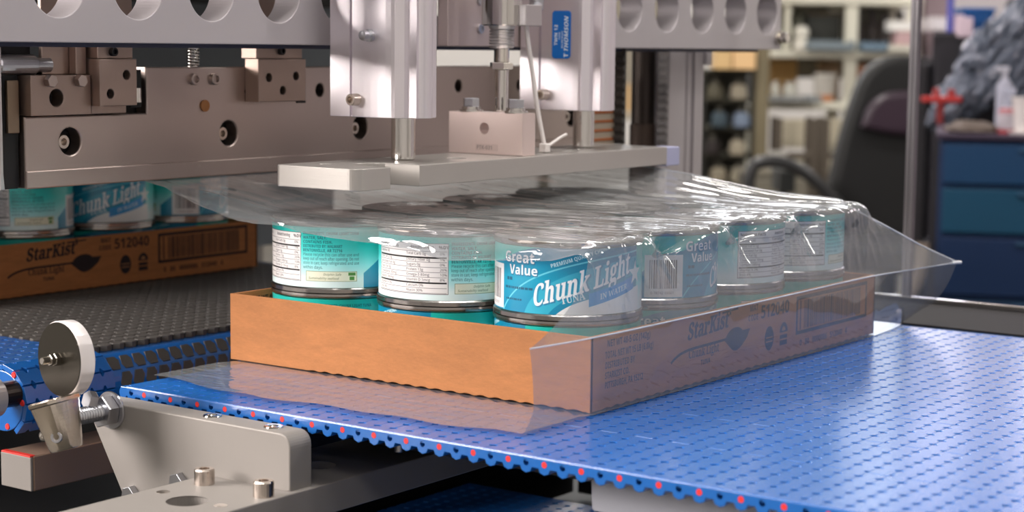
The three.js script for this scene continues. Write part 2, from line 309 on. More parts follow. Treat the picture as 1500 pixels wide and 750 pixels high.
// print on the long side: u from the near corner to the far corner
const sidePrint = lettered(2048, 244, (c, w, h) => {
  for (let j = 0; j < h; j += 2) for (let i = 0; i < w; i += 4) { const k = 0.9 + 0.14 * fbm(i / 90, j / 16, 3) + 0.06 * hash(i, j); c.fillStyle = `rgb(${190 * k | 0},${124 * k | 0},${74 * k | 0})`; c.fillRect(i, j, 4, 2); }
  const ink = '#2b2024'; c.fillStyle = c.strokeStyle = ink;
  const X = (f) => f * w, Y = (f) => (1 - f) * h;
  const tx = (s, x, y, size, font = 'sans-serif', weight = 'bold', width) => { c.font = `${weight} ${size}px ${font}`; width ? c.fillText(s, X(x), Y(y), X(width)) : c.fillText(s, X(x), Y(y)); };
  tx('NET WT 48-5 OZ (142g)', 0.045, 0.83, 30, 'sans-serif', 'bold', 0.125);
  tx('TOTAL NET WT 15 LB (6.8kg)', 0.04, 0.68, 30, 'sans-serif', 'bold', 0.14);
  tx('DISTRIBUTED BY', 0.04, 0.55, 28, 'sans-serif', 'bold', 0.085);
  tx('STARKIST CO.', 0.04, 0.42, 28, 'sans-serif', 'bold', 0.07);
  tx('PITTSBURGH, PA 15212', 0.04, 0.29, 28, 'sans-serif', 'bold', 0.11);
  c.save(); c.translate(X(0.285), Y(0.66)); c.rotate(-0.05); c.font = 'italic bold 78px serif'; c.lineWidth = 3; c.fillText('StarKist', 0, 0, X(0.135)); c.strokeText('StarKist', 0, 0, X(0.135)); c.fillRect(X(0.115), -58, X(0.055), 7); c.fillRect(X(0.14), -76, 10, 36); c.restore();
  c.lineWidth = 9; c.beginPath(); c.moveTo(X(0.235), Y(0.40)); c.bezierCurveTo(X(0.27), Y(0.60), X(0.33), Y(0.50), X(0.46), Y(0.56)); c.stroke();
  c.beginPath(); c.moveTo(X(0.41), Y(0.52)); c.bezierCurveTo(X(0.42), Y(0.72), X(0.46), Y(0.72), X(0.47), Y(0.62)); c.lineTo(X(0.497), Y(0.62)); c.lineTo(X(0.487), Y(0.50)); c.bezierCurveTo(X(0.47), Y(0.40), X(0.45), Y(0.28), X(0.43), Y(0.40)); c.closePath(); c.fill();
  tx('Chunk Light', 0.29, 0.40, 40, 'serif', 'bold', 0.10); tx('TUNA', 0.33, 0.27, 24);
  tx('MAT', 0.495, 0.86, 30, 'sans-serif', 'bold', 0.03); tx('CODE', 0.49, 0.72, 30, 'sans-serif', 'bold', 0.036); tx('512040', 0.535, 0.72, 66, 'sans-serif', 'bold', 0.118);
  c.beginPath(); c.ellipse(X(0.568), Y(0.40), 34, 44, 0, 0, 7); c.fill();
  c.beginPath(); c.ellipse(X(0.622), Y(0.44), 30, 36, 0, Math.PI, 0); c.fill(); c.fillRect(X(0.608), Y(0.40), 56, 14); c.fillRect(X(0.608), Y(0.32), 56, 18);
  c.fillStyle = '#b98056'; c.fillRect(X(0.556), Y(0.42), 50, 5); c.fillRect(X(0.556), Y(0.36), 50, 5); c.beginPath(); c.ellipse(X(0.622), Y(0.46), 14, 16, 0, Math.PI, 0); c.fill(); c.fillStyle = ink;
  c.lineWidth = 13; c.strokeRect(X(0.672), Y(0.90), X(0.288), h * 0.53);
  let x = 0.70; seed = 91; while (x < 0.935) { const b = 0.0012 + rnd() * 0.0035; c.fillRect(X(x), Y(0.85), X(b), h * 0.43); x += b + 0.001 + rnd() * 0.003; }
  c.fillRect(X(0.684), Y(0.86), X(0.004), h * 0.45);
  tx('0   80   0000086   512040   4', 0.685, 0.16, 32, 'sans-serif', 'bold', 0.26);
});
sidePrint.wrapS = THREE.ClampToEdgeWrapping;
const printed = std({ map: sidePrint, roughness: 0.85, bumpMap: repeat(grain, 40, 6), bumpScale: 0.0001 });
function wall(len, height, fromFlat) {                              // outline of a side panel with a fluted lower edge
  const pts = [[0, height], [0, 0]];
  const p = 0.0125; for (let x = 0; x < len; x += p / 5) { const f = Math.min(1, Math.max(0, (x - fromFlat) / 0.02)); pts.push([x, f * 0.0011 * (0.5 - 0.5 * Math.cos(2 * Math.PI * x / p))]); }
  pts.push([len, 0], [len, height]);
  return pts;
}
function tray(x0, label) {
  const t = thing('carton_tray', label, 'carton', [x0 - W / 2, 0.0014, -LEN / 2]);
  const T = 0.003, b = 0.0014;
  const near = alongZ(wall(W, HT - b, 0.07).map(([x, y]) => [x - W, y + b]), -T, 0, { bevel: 0.0004 }); near.translate(x0, 0, 0);
  part(t, 'end_panel', near, M.kraft);
  const farP = alongZ(wall(W, HT - b, 0.07).map(([x, y]) => [x - W, y + b]), -LEN, -LEN + T, { bevel: 0.0004 }); farP.translate(x0, 0, 0);
  part(t, 'end_panel', farP, M.kraft);
  for (const s of [0, 1]) {
    const g = alongX(wall(LEN - 0.0004, HT - b, 0.005).map(([z, y]) => [-z - 0.0002, y + b]), s ? x0 - W : x0 - T, s ? x0 - W + T : x0, { bevel: 0.0004 });
    const p = g.attributes.position, uv = g.attributes.uv;
    for (let i = 0; i < p.count; i++) uv.setXY(i, -p.getZ(i) / LEN, p.getY(i) / HT);
    part(t, 'side_panel', g, printed, s ? undefined : 'printed long side of the carton');
  }
  part(t, 'bottom_panel', box(x0 - W + T, x0 - T, b, b + 0.0025, -LEN + T, -T, 0), M.kraft);
  return t;
}
tray(0, 'open brown cardboard tray of cans, film wrapped, on the bright blue belt');
tray(-0.6950, 'open brown cardboard tray of cans waiting on the black-topped belt behind the steel jaw');

// ---------- cans ----------
const canLabel = lettered(2048, 288, (c, w, h) => {
  const X = (deg) => deg / 360 * w;
  const g = c.createLinearGradient(0, 0, 0, h); g.addColorStop(0, '#12b8ae'); g.addColorStop(0.3, '#2fd6cf'); g.addColorStop(0.62, '#a5f1f2'); g.addColorStop(0.85, '#e8fbfb');
  c.fillStyle = g; c.fillRect(0, 0, w, h);
  const lines = (x0, x1, y, n, dy, col, hgt) => { for (let k = 0; k < n; k++) { c.fillStyle = col; let x = X(x0); const end = X(x0 + (x1 - x0) * (k % 3 === 2 ? 0.55 : 0.82 + 0.18 * hash(k, n))); while (x < end) { const l = 6 + 16 * hash(k, x | 0); c.fillRect(x, y + k * dy, Math.min(l, end - x), hgt); x += l + 3; } } };
  // nutrition panel
  c.fillStyle = '#f4f0ee'; c.fillRect(X(0), h * 0.10, X(72), h * 0.80);
  c.strokeStyle = '#3a3538'; c.lineWidth = 2; c.strokeRect(X(0) + 2, h * 0.10, X(72) - 4, h * 0.80);
  const rows = [0.2, 0.29, 0.37, 0.45, 0.53, 0.61, 0.69, 0.78, 0.86];
  rows.forEach((y, k) => {
    c.fillStyle = k === 1 || k === 6 ? '#141214' : '#6d6669'; c.fillRect(X(1.5), h * (y + 0.022), X(69), k === 1 || k === 6 ? 7 : 2);
  });
  c.fillStyle = '#3a3436'; c.font = 'bold 22px sans-serif';
  c.fillText('Nutrition Facts', X(2), h * 0.185, X(26)); c.fillText('Amount/serving', X(40), h * 0.185, X(20)); c.fillText('%DV', X(64), h * 0.185);
  c.font = '17px sans-serif';
  [['Calories 60', 'Total Carb 0g', '0%'], ['Total Fat 0.5g', 'Dietary Fiber 0g', '1%'], ['Saturated Fat 0g', 'Sugars 0g', '0%'], ['Trans Fat 0g', 'Protein 13g', '26%'], ['Cholesterol 30mg', 'Omega-3 80mg', '10%'], ['Sodium 180mg', 'Vitamin D 1mcg', '8%'], ['Vitamin A 0%', 'Calcium 0%', ''], ['Iron 4%', 'Niacin 30%', '']].forEach(([a, b, d], k) => { const y = h * (rows[k + 1] + (k === 0 ? -0.012 : 0)) + 1; c.fillText(a, X(2), y, X(30)); c.fillText(b, X(36), y, X(26)); c.fillText(d, X(65), y); });
  // ingredients
  c.fillStyle = '#0c5c63'; c.font = 'bold 20px sans-serif';
  ['INGREDIENTS: CHUNK LIGHT TUNA', 'WATER, SALT.', 'CONTAINS FISH.', 'DISTRIBUTED BY: WALMART', 'BENTONVILLE, AR 72716', 'Please recycle this can after use and', 'keep out of reach after opening. Do not', 'store in can; keep refrigerated and use', 'within days.'].forEach((s, k) => { c.font = (k < 5 ? 'bold ' : '') + '19px sans-serif'; c.fillStyle = k < 5 ? '#0c5c63' : '#2b6c70'; c.fillText(s, X(74), h * (0.125 + k * 0.07), X(k === 0 || k > 4 ? 48 : 34)); });
  c.fillStyle = '#f2f3dd'; c.fillRect(X(77), h * 0.73, X(43), h * 0.16); c.strokeStyle = '#7f8c5a'; c.lineWidth = 2; c.strokeRect(X(77), h * 0.73, X(43), h * 0.16);
  c.fillStyle = '#6c7a52'; c.font = 'italic 15px sans-serif'; c.fillText('Dolphin Safe', X(92), h * 0.795, X(20)); c.fillText('Sustainability seafood', X(79), h * 0.86, X(30));
  c.fillStyle = '#4f8f3c'; c.fillRect(X(113), h * 0.745, X(6), h * 0.05); c.fillRect(X(114), h * 0.81, X(4), h * 0.06);
  // blue front with its slanted edge
  const bg = c.createLinearGradient(0, 0, 0, h); bg.addColorStop(0, '#067fa6'); bg.addColorStop(0.5, '#0f9ec0'); bg.addColorStop(1, '#0b8bb4');
  c.fillStyle = bg; c.beginPath(); c.moveTo(X(126), h); c.lineTo(X(126), h * 0.76); c.lineTo(X(139), h * 0.56); c.lineTo(X(150), h * 0.30); c.lineTo(X(172), h * 0.24); c.bezierCurveTo(X(195), 0, X(210), 0, X(215), 0); c.lineTo(X(296), 0); c.lineTo(X(296), h); c.closePath(); c.fill();
  c.strokeStyle = '#6ad0e4'; c.lineWidth = 7; c.beginPath(); c.moveTo(X(172), h); c.bezierCurveTo(X(190), h * 0.45, X(230), h * 0.16, X(296), h * 0.08); c.stroke();
  c.fillStyle = '#35b2cf'; c.beginPath(); c.moveTo(X(196), h); c.bezierCurveTo(X(205), h * 0.5, X(240), h * 0.24, X(296), h * 0.16); c.lineTo(X(296), h * 0.42); c.bezierCurveTo(X(250), h * 0.55, X(225), h * 0.75, X(216), h); c.closePath(); c.fill();
  c.fillStyle = '#f1f5f6'; c.beginPath(); c.moveTo(X(222), h); c.bezierCurveTo(X(236), h * 0.74, X(262), h * 0.70, X(300), h * 0.62); c.lineTo(X(300), h); c.closePath(); c.fill();
  // barcode
  c.fillStyle = '#f3eeee'; c.fillRect(X(140), h * 0.30, X(32), h * 0.68);
  seed = 5; c.fillStyle = '#5b4f55'; let x = X(144); while (x < X(167)) { const b = 2 + rnd() * 6; c.fillRect(x, h * 0.38, b, h * 0.46); x += b + 2 + rnd() * 5; }
  c.font = '17px sans-serif'; c.fillText('0 78742 03501', X(145), h * 0.93, X(24));
  // brand and product
  c.lineJoin = 'round'; c.textBaseline = 'alphabetic';
  const brand = (s, px, py, size) => { c.font = `bold ${size}px sans-serif`; c.strokeStyle = '#2a6c93'; c.lineWidth = 4; c.strokeText(s, px + 3, py + 3); c.fillStyle = '#f6f4f6'; c.fillText(s, px, py); };
  brand('Great', X(174), h * 0.25, 64); brand('Value', X(180), h * 0.43, 58);
  c.fillStyle = '#0a4d66'; lines(175, 205, h * 0.62, 1, 1, '#0b5b7a', 10); lines(176, 194, h * 0.80, 1, 1, '#0b5b7a', 8); lines(177, 184, h * 0.48, 1, 20, '#0b5b7a', 14);
  c.save(); c.translate(X(203), h * 0.90); c.transform(1, -0.31, -0.08, 1, 0, 0); c.font = 'bold 132px serif'; c.lineWidth = 9; c.strokeStyle = '#2f86ae'; c.strokeText('Chunk Light', 6, 4, X(82)); c.fillStyle = '#f8fafc'; c.fillText('Chunk Light', 0, 0, X(82)); c.lineWidth = 2; c.strokeStyle = '#f8fafc'; c.strokeText('Chunk Light', 0, 0, X(82)); c.restore();
  c.save(); c.translate(X(226), h * 0.84); c.rotate(-0.22); c.font = 'bold 46px serif'; c.fillStyle = '#e6f1f4'; c.fillText('TUNA', 0, 0, X(19)); c.restore();
  c.save(); c.translate(X(247), h * 0.84); c.transform(1, -0.26, 0, 1, 0, 0); c.fillStyle = '#1f9be0'; c.fillRect(0, -46, X(44), 58); c.fillStyle = '#dff0fb'; c.font = 'bold 34px serif'; c.fillText('IN WATER', X(9), -6, X(26)); c.restore();
  c.save(); c.translate(X(218), h * 0.30); c.rotate(-0.3); c.fillStyle = '#cfe9f0'; c.font = 'bold 24px sans-serif'; c.fillText('PREMIUM QUALITY CHUNK', 0, 0, X(48)); c.restore();
  c.fillStyle = '#e9f1f3'; c.save(); c.translate(X(294), h * 0.42); c.beginPath(); for (let k = 0; k < 10; k++) { const a = k * Math.PI / 5 - Math.PI / 2, r = k % 2 ? 24 : 58; c.lineTo(Math.cos(a) * r, Math.sin(a) * r); } c.closePath(); c.fill(); c.restore();
});
canLabel.wrapS = THREE.RepeatWrapping;
const paper = phys({ map: canLabel, roughness: 0.32, clearcoat: 0.4, clearcoatRoughness: 0.2 });
const CAN_H = 0.0515, canR = D / 2 - 0.0004;
const canParts = (() => {
  const r = canR, h = CAN_H;
  const label = new THREE.CylinderGeometry(r - 0.0012, r - 0.0012, h - 0.0082, 96, 1, true); label.rotateY(0); label.translate(0, h / 2, 0);
  const rim = (y, s) => turned([[r - 0.0012, y], [r - 0.0002, y + s * 0.0003], [r, y + s * 0.0014], [r - 0.0003, y + s * 0.003], [r - 0.0016, y + s * 0.0042]].sort((a, b) => a[1] - b[1]), V(0, 0, 0), V(0, 1, 0), 80);
  const base = turned([[0, 0.003], [r - 0.006, 0.003], [r - 0.003, 0.0004], [r - 0.0012, 0]], V(0, 0, 0), V(0, 1, 0), 80);
  const lid = turned([[0, h - 0.0032], [r * 0.45, h - 0.0032], [r * 0.48, h - 0.0026], [r * 0.74, h - 0.0026], [r * 0.77, h - 0.0034], [r - 0.0045, h - 0.0034], [r - 0.0026, h - 0.0006], [r - 0.0012, h]].reverse(), V(0, 0, 0), V(0, 1, 0), 80);
  return { label, rims: merge([rim(0, 1), base]), top: rim(h, -1), lid };
})();
function can(x, y, z, turnTo, label, group) {                       // turnTo: which degree of the label looks to the operator
  const t = thing('tuna_can', label, 'can', [x, y, z], group);
  const m = (n, g, mt, l) => { const o = shadow(new THREE.Mesh(g, mt)); o.name = n; if (l) o.userData.label = l; t.add(o); };
  m('label', canParts.label, paper, 'printed paper label'); m('bottom_rim', canParts.rims, M.canSteel); m('top_rim', canParts.top, M.canSteel); m('lid', canParts.lid, M.canLid);
  const a = Math.atan2(EYE.x - x, EYE.z - z);
  t.rotation.y = a - (turnTo / 360) * 2 * Math.PI;
  return t;
}
{
  const cx = (i) => -W + 0.0058 + D * (i + 0.5), cz = (j) => -(0.0058 + D * (j + 0.5)), LOW = 0.0039, UP = LOW + CAN_H + 0.0002;
  const front = { '0,0': [106, 'can at the left front corner, nutrition table on its left and green text beside it'], '1,0': [72, 'second can of the front row, wide white nutrition table on its left half'], '2,0': [231, 'large front corner can showing Chunk Light in white on blue'], '2,1': [143, 'can right behind the corner can showing a barcode beside a blue panel'], '2,2': [344, 'third can along the printed side, white nutrition table seen through film'], '2,3': [29, 'rearmost can along the printed side at the peak of the clear film'] };
  for (let i = 0; i < 3; i++) for (let j = 0; j < 4; j++) {
    const f = front[`${i},${j}`];
    if (f) can(cx(i), UP, cz(j), f[0], f[1]);
    else can(cx(i), UP, cz(j), 40 + 97 * ((i * 5 + j * 3) % 7), `can under the top film in the ${i ? 'middle' : 'left'} row, ${['second', 'third', 'farthest'][j - 1]} back from the front`);
  }
  const low = { '0,0': 'lower tuna can in the tray under the left front corner can', '1,0': 'lower tuna can in the tray under the second front can', '2,0': 'lower tuna can in the tray under the Chunk Light can', '2,1': 'lower tuna can in the tray under the barcode can', '2,2': 'lower tuna can in the tray under the third can of the printed side', '2,3': 'lower tuna can in the tray under the rearmost can' };
  Object.entries(low).forEach(([k, l], n) => { const [i, j] = k.split(',').map(Number); can(cx(i), LOW, cz(j), [95, 310, 330, 190, 340, 320][n], l); });
  const back = [[82, 'half-seen can at the left edge of the photo in the rear tray'], [82, 'tuna can with green text panel in the tray behind the jaw, at the left edge'], [240, 'tuna can reading Chunk Light in the tray behind the jaw'], [148, 'tuna can with a barcode at the far end of the tray behind the jaw']];
  const bl = ['nearest', 'second', 'third', 'farthest'];
  for (let j = 0; j < 4; j++) {
    const x = -0.695 + cx(2), z = cz(j);
    can(x, UP, z, back[j][0], back[j][1]);
    can(x, LOW, z, 95 + 60 * j, `lower layer can in the rear tray, ${bl[j]} along its printed side`);
    can(x - D, UP, z, 200, `second row can in the rear tray, behind the ${bl[j]} can of its printed side`);
  }
}

// ---------- shrink film ----------
// a sheet through rows of points, smooth both ways; nudge(x, y, z, s, t) moves each point
function sheet(rows, ns, nt, nudge) {
  const cr = (p0, p1, p2, p3, t) => 0.5 * (2 * p1 + (p2 - p0) * t + (2 * p0 - 5 * p1 + 4 * p2 - p3) * t * t + (3 * p1 - p0 - 3 * p2 + p3) * t * t * t);
  const along = (list, f) => { const n = list.length - 1, k = Math.min(n - 1, Math.floor(f * n)), t = f * n - k, g = (i) => list[Math.max(0, Math.min(n, i))]; return [0, 1, 2].map((c) => cr(g(k - 1)[c], g(k)[c], g(k + 1)[c], g(k + 2)[c], t)); };
  const pos = [], uv = [], idx = [];
  for (let i = 0; i <= ns; i++) for (let j = 0; j <= nt; j++) {
    const s = i / ns, t = j / nt, p = along(rows.map((r) => along(r, t)), s), q = nudge ? nudge(p, s, t) : p;
    pos.push(q[0], q[1], q[2]); uv.push(q[0], q[2]);
  }
  for (let i = 0; i < ns; i++) for (let j = 0; j < nt; j++) { const a = i * (nt + 1) + j, b = a + 1, c = a + nt + 1, d = c + 1; idx.push(a, b, d, a, d, c); }
  const g = new THREE.BufferGeometry(); g.setAttribute('position', new THREE.Float32BufferAttribute(pos, 3)); g.setAttribute('uv', new THREE.Float32BufferAttribute(uv, 2)); g.setIndex(idx); g.computeVertexNormals();
  return g;
}
{
  const t = thing('shrink_film', 'clear shrink film sleeve draped from the steel jaw over the cans and round the tray', 'plastic film', [-0.16, 0.0006, -0.2]);
  const zs = [-0.016, -0.11, -0.21, -0.31, -0.40];
  const row = (near, mid, far) => [near, ...zs.map((z, k) => [Array.isArray(mid[0]) ? mid[k][0] : mid[0], Array.isArray(mid[0]) ? mid[k][1] : mid[1], z]), far];
  const top = [
    row([-0.401, 0.1285, 0.012], [-0.401, 0.1285], [-0.401, 0.1285, -0.44]),
    row([-0.345, 0.1155, 0.006], [[-0.345, 0.119], [-0.345, 0.122], [-0.345, 0.124], [-0.345, 0.126], [-0.345, 0.128]], [-0.345, 0.1285, -0.436]),
    row([-0.295, 0.1065, 0.004], [[-0.295, 0.1115], [-0.295, 0.114], [-0.295, 0.117], [-0.295, 0.121], [-0.295, 0.126]], [-0.295, 0.1285, -0.43]),
    row([-0.245, 0.1010, 0.003], [[-0.245, 0.1085], [-0.245, 0.109], [-0.245, 0.111], [-0.245, 0.116], [-0.245, 0.124]], [-0.240, 0.1285, -0.425]),
    row([-0.18, 0.0975, 0.003], [[-0.18, 0.1076], [-0.18, 0.1076], [-0.18, 0.108], [-0.18, 0.111], [-0.18, 0.118]], [-0.18, 0.1225, -0.423]),
    row([-0.10, 0.0935, 0.003], [-0.10, 0.1074], [-0.10, 0.1122, -0.421]),
    row([-0.035, 0.096, 0.003], [-0.035, 0.1072], [-0.035, 0.1090, -0.418]),
    row([-0.004, 0.1015, 0.001], [[-0.003, 0.1064], [-0.002, 0.1066], [-0.002, 0.1066], [-0.002, 0.1066], [-0.003, 0.1066]], [-0.0195, 0.1068, -0.400]),
    row([0.003, 0.086, 0.014], [[0.003, 0.088], [0.0015, 0.0885], [0.0015, 0.0885], [0.0015, 0.0885], [0.002, 0.0885]], [0.004, 0.0880, -0.430]),
    row([0.006, 0.068, 0.040], [[0.0055, 0.069], [0.005, 0.069], [0.005, 0.069], [0.005, 0.069], [0.005, 0.069]], [0.018, 0.070, -0.470]),
    row([0.008, 0.0535, 0.078], [[0.0075, 0.0515], [0.0075, 0.0512], [0.0075, 0.0512], [0.0075, 0.0512], [0.0085, 0.0517]], [0.033, 0.0545, -0.508]),
  ];
    const nudge = ([x, y, z], s, t) => {
    const flat = s < 0.7 ? 1 : Math.max(0, 1 - (s - 0.7) / 0.08);
    const edge = Math.min(1, Math.min(s, 1 - s) * 12);
    // long pulled wrinkles that run towards the leading edge
    const q = z + 0.10 * x + 0.03 * noise(x * 3, z * 4);
    let d = 0.0012 * (ridge(x * 2.4, q * 46) ** 4 - 0.25) + 0.0009 * (ridge(x * 4 + 9, q * 110 + 4) ** 5 - 0.2) + 0.0016 * (fbm(x * 9, z * 15) - 0.5);
    // sag between the lids
    d -= 0.0009 * (0.5 - 0.5 * Math.cos(2 * Math.PI * (-z - 0.0058) / D)) * flat * (x > -0.31 ? 1 : 0);
    d += 0.0008;
    // near border ripples
    const near = Math.max(0, 1 - t / 0.16);
    let yy = y + d * edge * (0.35 + 0.65 * flat), xx = x, zz = z + near * flat * 0.004 * Math.sin(x * 60 + 3 * noise(x * 20, 1));
    yy += near * flat * (0.0035 * (noise(x * 26, 7) - 0.5) * 2 + 0.0008 * (ridge(x * 70, z * 40) - 0.5)); zz += near * flat * (0.0022 * (noise(x * 70, y * 90) - 0.5) + 0.0016 * (ridge(x * 34 + 2, t * 3) ** 2 - 0.4));
    // leading side: pulled in between the cans, creased below each gap
    if (s > 0.66) {
      const v = (s - 0.66) / 0.34, bell = Math.sin(Math.PI * Math.min(1, v * 1.02)) ** 0.8;
      const c = ((-z - 0.0058) % D + D) % D - D / 2, fade = Math.max(0, Math.min(1, (-z - 0.045) / 0.03, (z + 0.395) / 0.03)), free = fade * (D / 2 - Math.sqrt(Math.max(0, D * D / 4 - c * c)));   // how far the cans stand back here
      const pull = 0.62 * Math.min(free, 0.034), into = Math.min(1, v / 0.14) * (1 - v) ** 1.3;
      xx -= pull * into * 1.25; yy -= pull * 0.75 * Math.exp(-(((v - 0.15) / 0.13) ** 2));
      xx += bell * (0.0016 * (ridge(z * 60 + y * 14, y * 16) ** 3 - 0.3) + 0.0011 * (ridge(z * 120 - y * 30, y * 30 + 3) ** 3 - 0.3) + 0.0012 * (noise(z * 30, y * 40) - 0.5)) * 0.9;
    }
    return [xx, yy, zz];
  };
  part(t, 'upper_web', sheet(top, 200, 260, nudge), film);
  // lower leading side, from the fold on the belt up to the seam
  const lower = [];
  for (let k = 0; k <= 4; k++) {
    const f = k / 4, y = 0.0009 + f * 0.0506, bow = Math.sin(Math.PI * f);
    const nearZ = [0.078, 0.071, 0.072, 0.0745, 0.078][k];
    const fx = [[-0.006, 0.0009, -0.4865], [0.004, 0.011, -0.497], [0.0143, 0.0204, -0.508], [0.025, 0.038, -0.510], [0.033, 0.0545, -0.508]][k];
    lower.push([[0.004 + 0.004 * f, y + f * 0.0015, nearZ], [0.003 + 0.004 * f + 0.001 * bow, y, 0.02], ...[-0.08, -0.2, -0.3, -0.40].map((z) => [0.0030 + 0.0045 * f + 0.0012 * bow, y, z]), fx]);
  }
  part(t, 'leading_panel', sheet(lower, 40, 200, ([x, y, z], s) => [x + Math.sin(Math.PI * s) * (0.0009 * ridge(z * 40, y * 30) ** 2 + 0.001 * noise(z * 16, y * 20)), y, z]), film);
  // welded seam
  const seamPts = [[0.0085, 0.0538, 0.078], [0.0085, 0.0522, 0.02], [0.0085, 0.0516, -0.1], [0.0085, 0.0516, -0.25], [0.0092, 0.0519, -0.40], [0.019, 0.0528, -0.455], [0.0335, 0.0547, -0.509]].map((p) => V(...p));
  part(t, 'welded_seam', tube(seamPts, 0.0006, 120, 6), phys({ color: 0xe9ecf2, roughness: 0.25, transmission: 0.6, thickness: 0 }), 'whitish welded seam along the leading side');
  part(t, 'far_corner', tube([[0.031, 0.0545, -0.502], [0.0335, 0.0548, -0.509], [0.0350, 0.0546, -0.512]].map((p) => V(...p)), 0.0014, 8, 8), phys({ color: 0xf4f6fa, roughness: 0.2, transmission: 0.3, thickness: 0 }), 'bunched white tip of the seam');
  part(t, 'far_highlight_tube', tube([[-0.245, 0.1290, -0.426], [-0.18, 0.1231, -0.4235], [-0.10, 0.1128, -0.4215], [-0.035, 0.1096, -0.4185], [-0.0195, 0.1075, -0.4005], [0.004, 0.0887, -0.4305], [0.018, 0.0706, -0.4705], [0.033, 0.0549, -0.5085]].map((p) => V(...p)), 0.0007, 160, 6), phys({ color: 0xeef0f5, roughness: 0.18, transmission: 0.6, thickness: 0 }), 'pale tube added as the highlight along the far edge of the film');  // added pale tube, draws the highlight on the free film edge
  // lower web on the belt
  const lowZ = [[-0.309, 0.082], [-0.25, 0.092], [-0.2, 0.0955], [-0.13, 0.0895], [-0.07, 0.0885], [-0.03, 0.085], [0.0035, 0.078]];
  const bottom = lowZ.map(([x, z], k) => [[x, 0.0009, z], [x, 0.0009, z - 0.03], [x, 0.0009, -0.02], [x, 0.0009, -0.2], [x, 0.0009, -0.4], [x - 0.008, 0.0009, -0.487]]);
  part(t, 'lower_web', sheet(bottom, 140, 160, ([x, y, z], s, tt) => {
    const lift = z > -0.001 && x > -0.335 ? Math.min(1, (z + 0.001) / 0.02) : 0;
    const e = Math.max(0, 1 - tt / 0.1);
    return [x, y + lift * (0.0010 + 0.0011 * (fbm(x * 22, z * 60) - 0.3) * (x < -0.2 ? 1.4 : 0.5) + 0.0005 * ridge(x * 30, z * 140)), z + e * 0.0022 * Math.sin(x * 95)];
  }), film);
}

// ---------- hold-down plate with guides ----------
{
  const t = thing('hold_down_plate', 'thick aluminium hold-down plate with a slotted end, hanging above the cans', 'metal plate', [-0.245, 0.1300, -0.22]);
  const r = 0.009, xa = -0.284, xb = -0.206, za = -0.013, zb = -0.428;
  const out = [];
  out.push(...arc(xb - r, za - r, r, Math.PI / 2, 0, 8).map(([x, z]) => [x, z]));
  out.push([xb, -0.049]); out.push([xb - 0.028, -0.049], ...arc(xb - 0.028, -0.0655, 0.0165, Math.PI / 2, Math.PI * 1.5, 12), [xb, -0.082]);
  out.push([xb, zb], [xa, zb]); out.push(...arc(xa + 0.004, za - 0.004, 0.004, Math.PI, Math.PI / 2, 5));
  const holes = [[-0.262, -0.043, 0.0055], [-0.236, -0.165, 0.0075], [-0.225, -0.272, 0.004], [-0.228, -0.31, 0.0075], [-0.262, -0.405, 0.005]];
  part(t, 'plate', alongY(out, 0.1300, 0.1457, { bevel: 0.0006, holes }), M.plate);
  part(t, 'end_block', box(-0.226, -0.207, 0.1285, 0.1450, -0.452, -0.4285), std({ color: 0xaeb0d0, roughness: 0.5 }), 'small bluish plastic block at the far end');
  // guide rods
  for (const dz of [0, -0.245]) part(t, 'guide_rod', rod(V(-0.2515, 0.1457, -0.1185 + dz), V(-0.2515, 0.1784, -0.1185 + dz), 0.0092, 32), M.steel, 'polished steel guide rod');
}
function bearing(dz, label) {
  const t = thing('guide_bearing', label, 'linear bearing', [-0.256, 0.1785, -0.11 + dz]);
  const f = -0.086 + dz, P = [];
  // outline in x, z: grooved, with a chamfer at the right front and a lobe at the right
  const pts = [[-0.297, f - 0.001], [-0.2775, f - 0.001], [-0.2770, f - 0.0035], [-0.2750, f - 0.0035], [-0.2745, f - 0.0002], [-0.269, f + 0.0005], [-0.262, f + 0.0010], [-0.255, f + 0.0012], [-0.248, f + 0.0012], [-0.241, f + 0.0010], [-0.236, f + 0.0005], [-0.2335, f - 0.0001], [-0.2325, f + 0.0008], [-0.2275, f - 0.0045], [-0.2265, f - 0.0075], [-0.2185, f - 0.0075], ...arc(-0.2255, f - 0.0185, 0.0105, Math.PI * 0.28, -Math.PI * 0.35, 12), [-0.2205, f - 0.033], [-0.228, f - 0.043], [-0.284, f - 0.043], [-0.297, f - 0.034]];
  part(t, 'body', alongY(pts.reverse(), 0.1785, 0.345, { bevel: 0.0005 }), M.extruded);
  part(t, 'set_screw', capScrew(V(-0.269, 0.1915, f + 0.0006), V(0, 0, 1), 0.0045, 0.008, 0.55), M.capSteel, 'socket screw near the lower edge');
  return t;
}
const bearing1 = bearing(0, 'left aluminium linear bearing housing with a lube nipple on its bright front');
const nip = part(bearing1, 'lube_nipple', [turned([[0.0046, 0], [0.0046, 0.003], [0.003, 0.004], [0.003, 0.0055], [0.0042, 0.007], [0.0034, 0.0098], [0, 0.0105]], V(-0.2555, 0.239, -0.0852), V(0, 0, 1), 20)], M.zinc, 'small lube nipple');
const bearing2 = bearing(-0.245, 'right aluminium linear bearing housing with a blue maker sticker on its front');
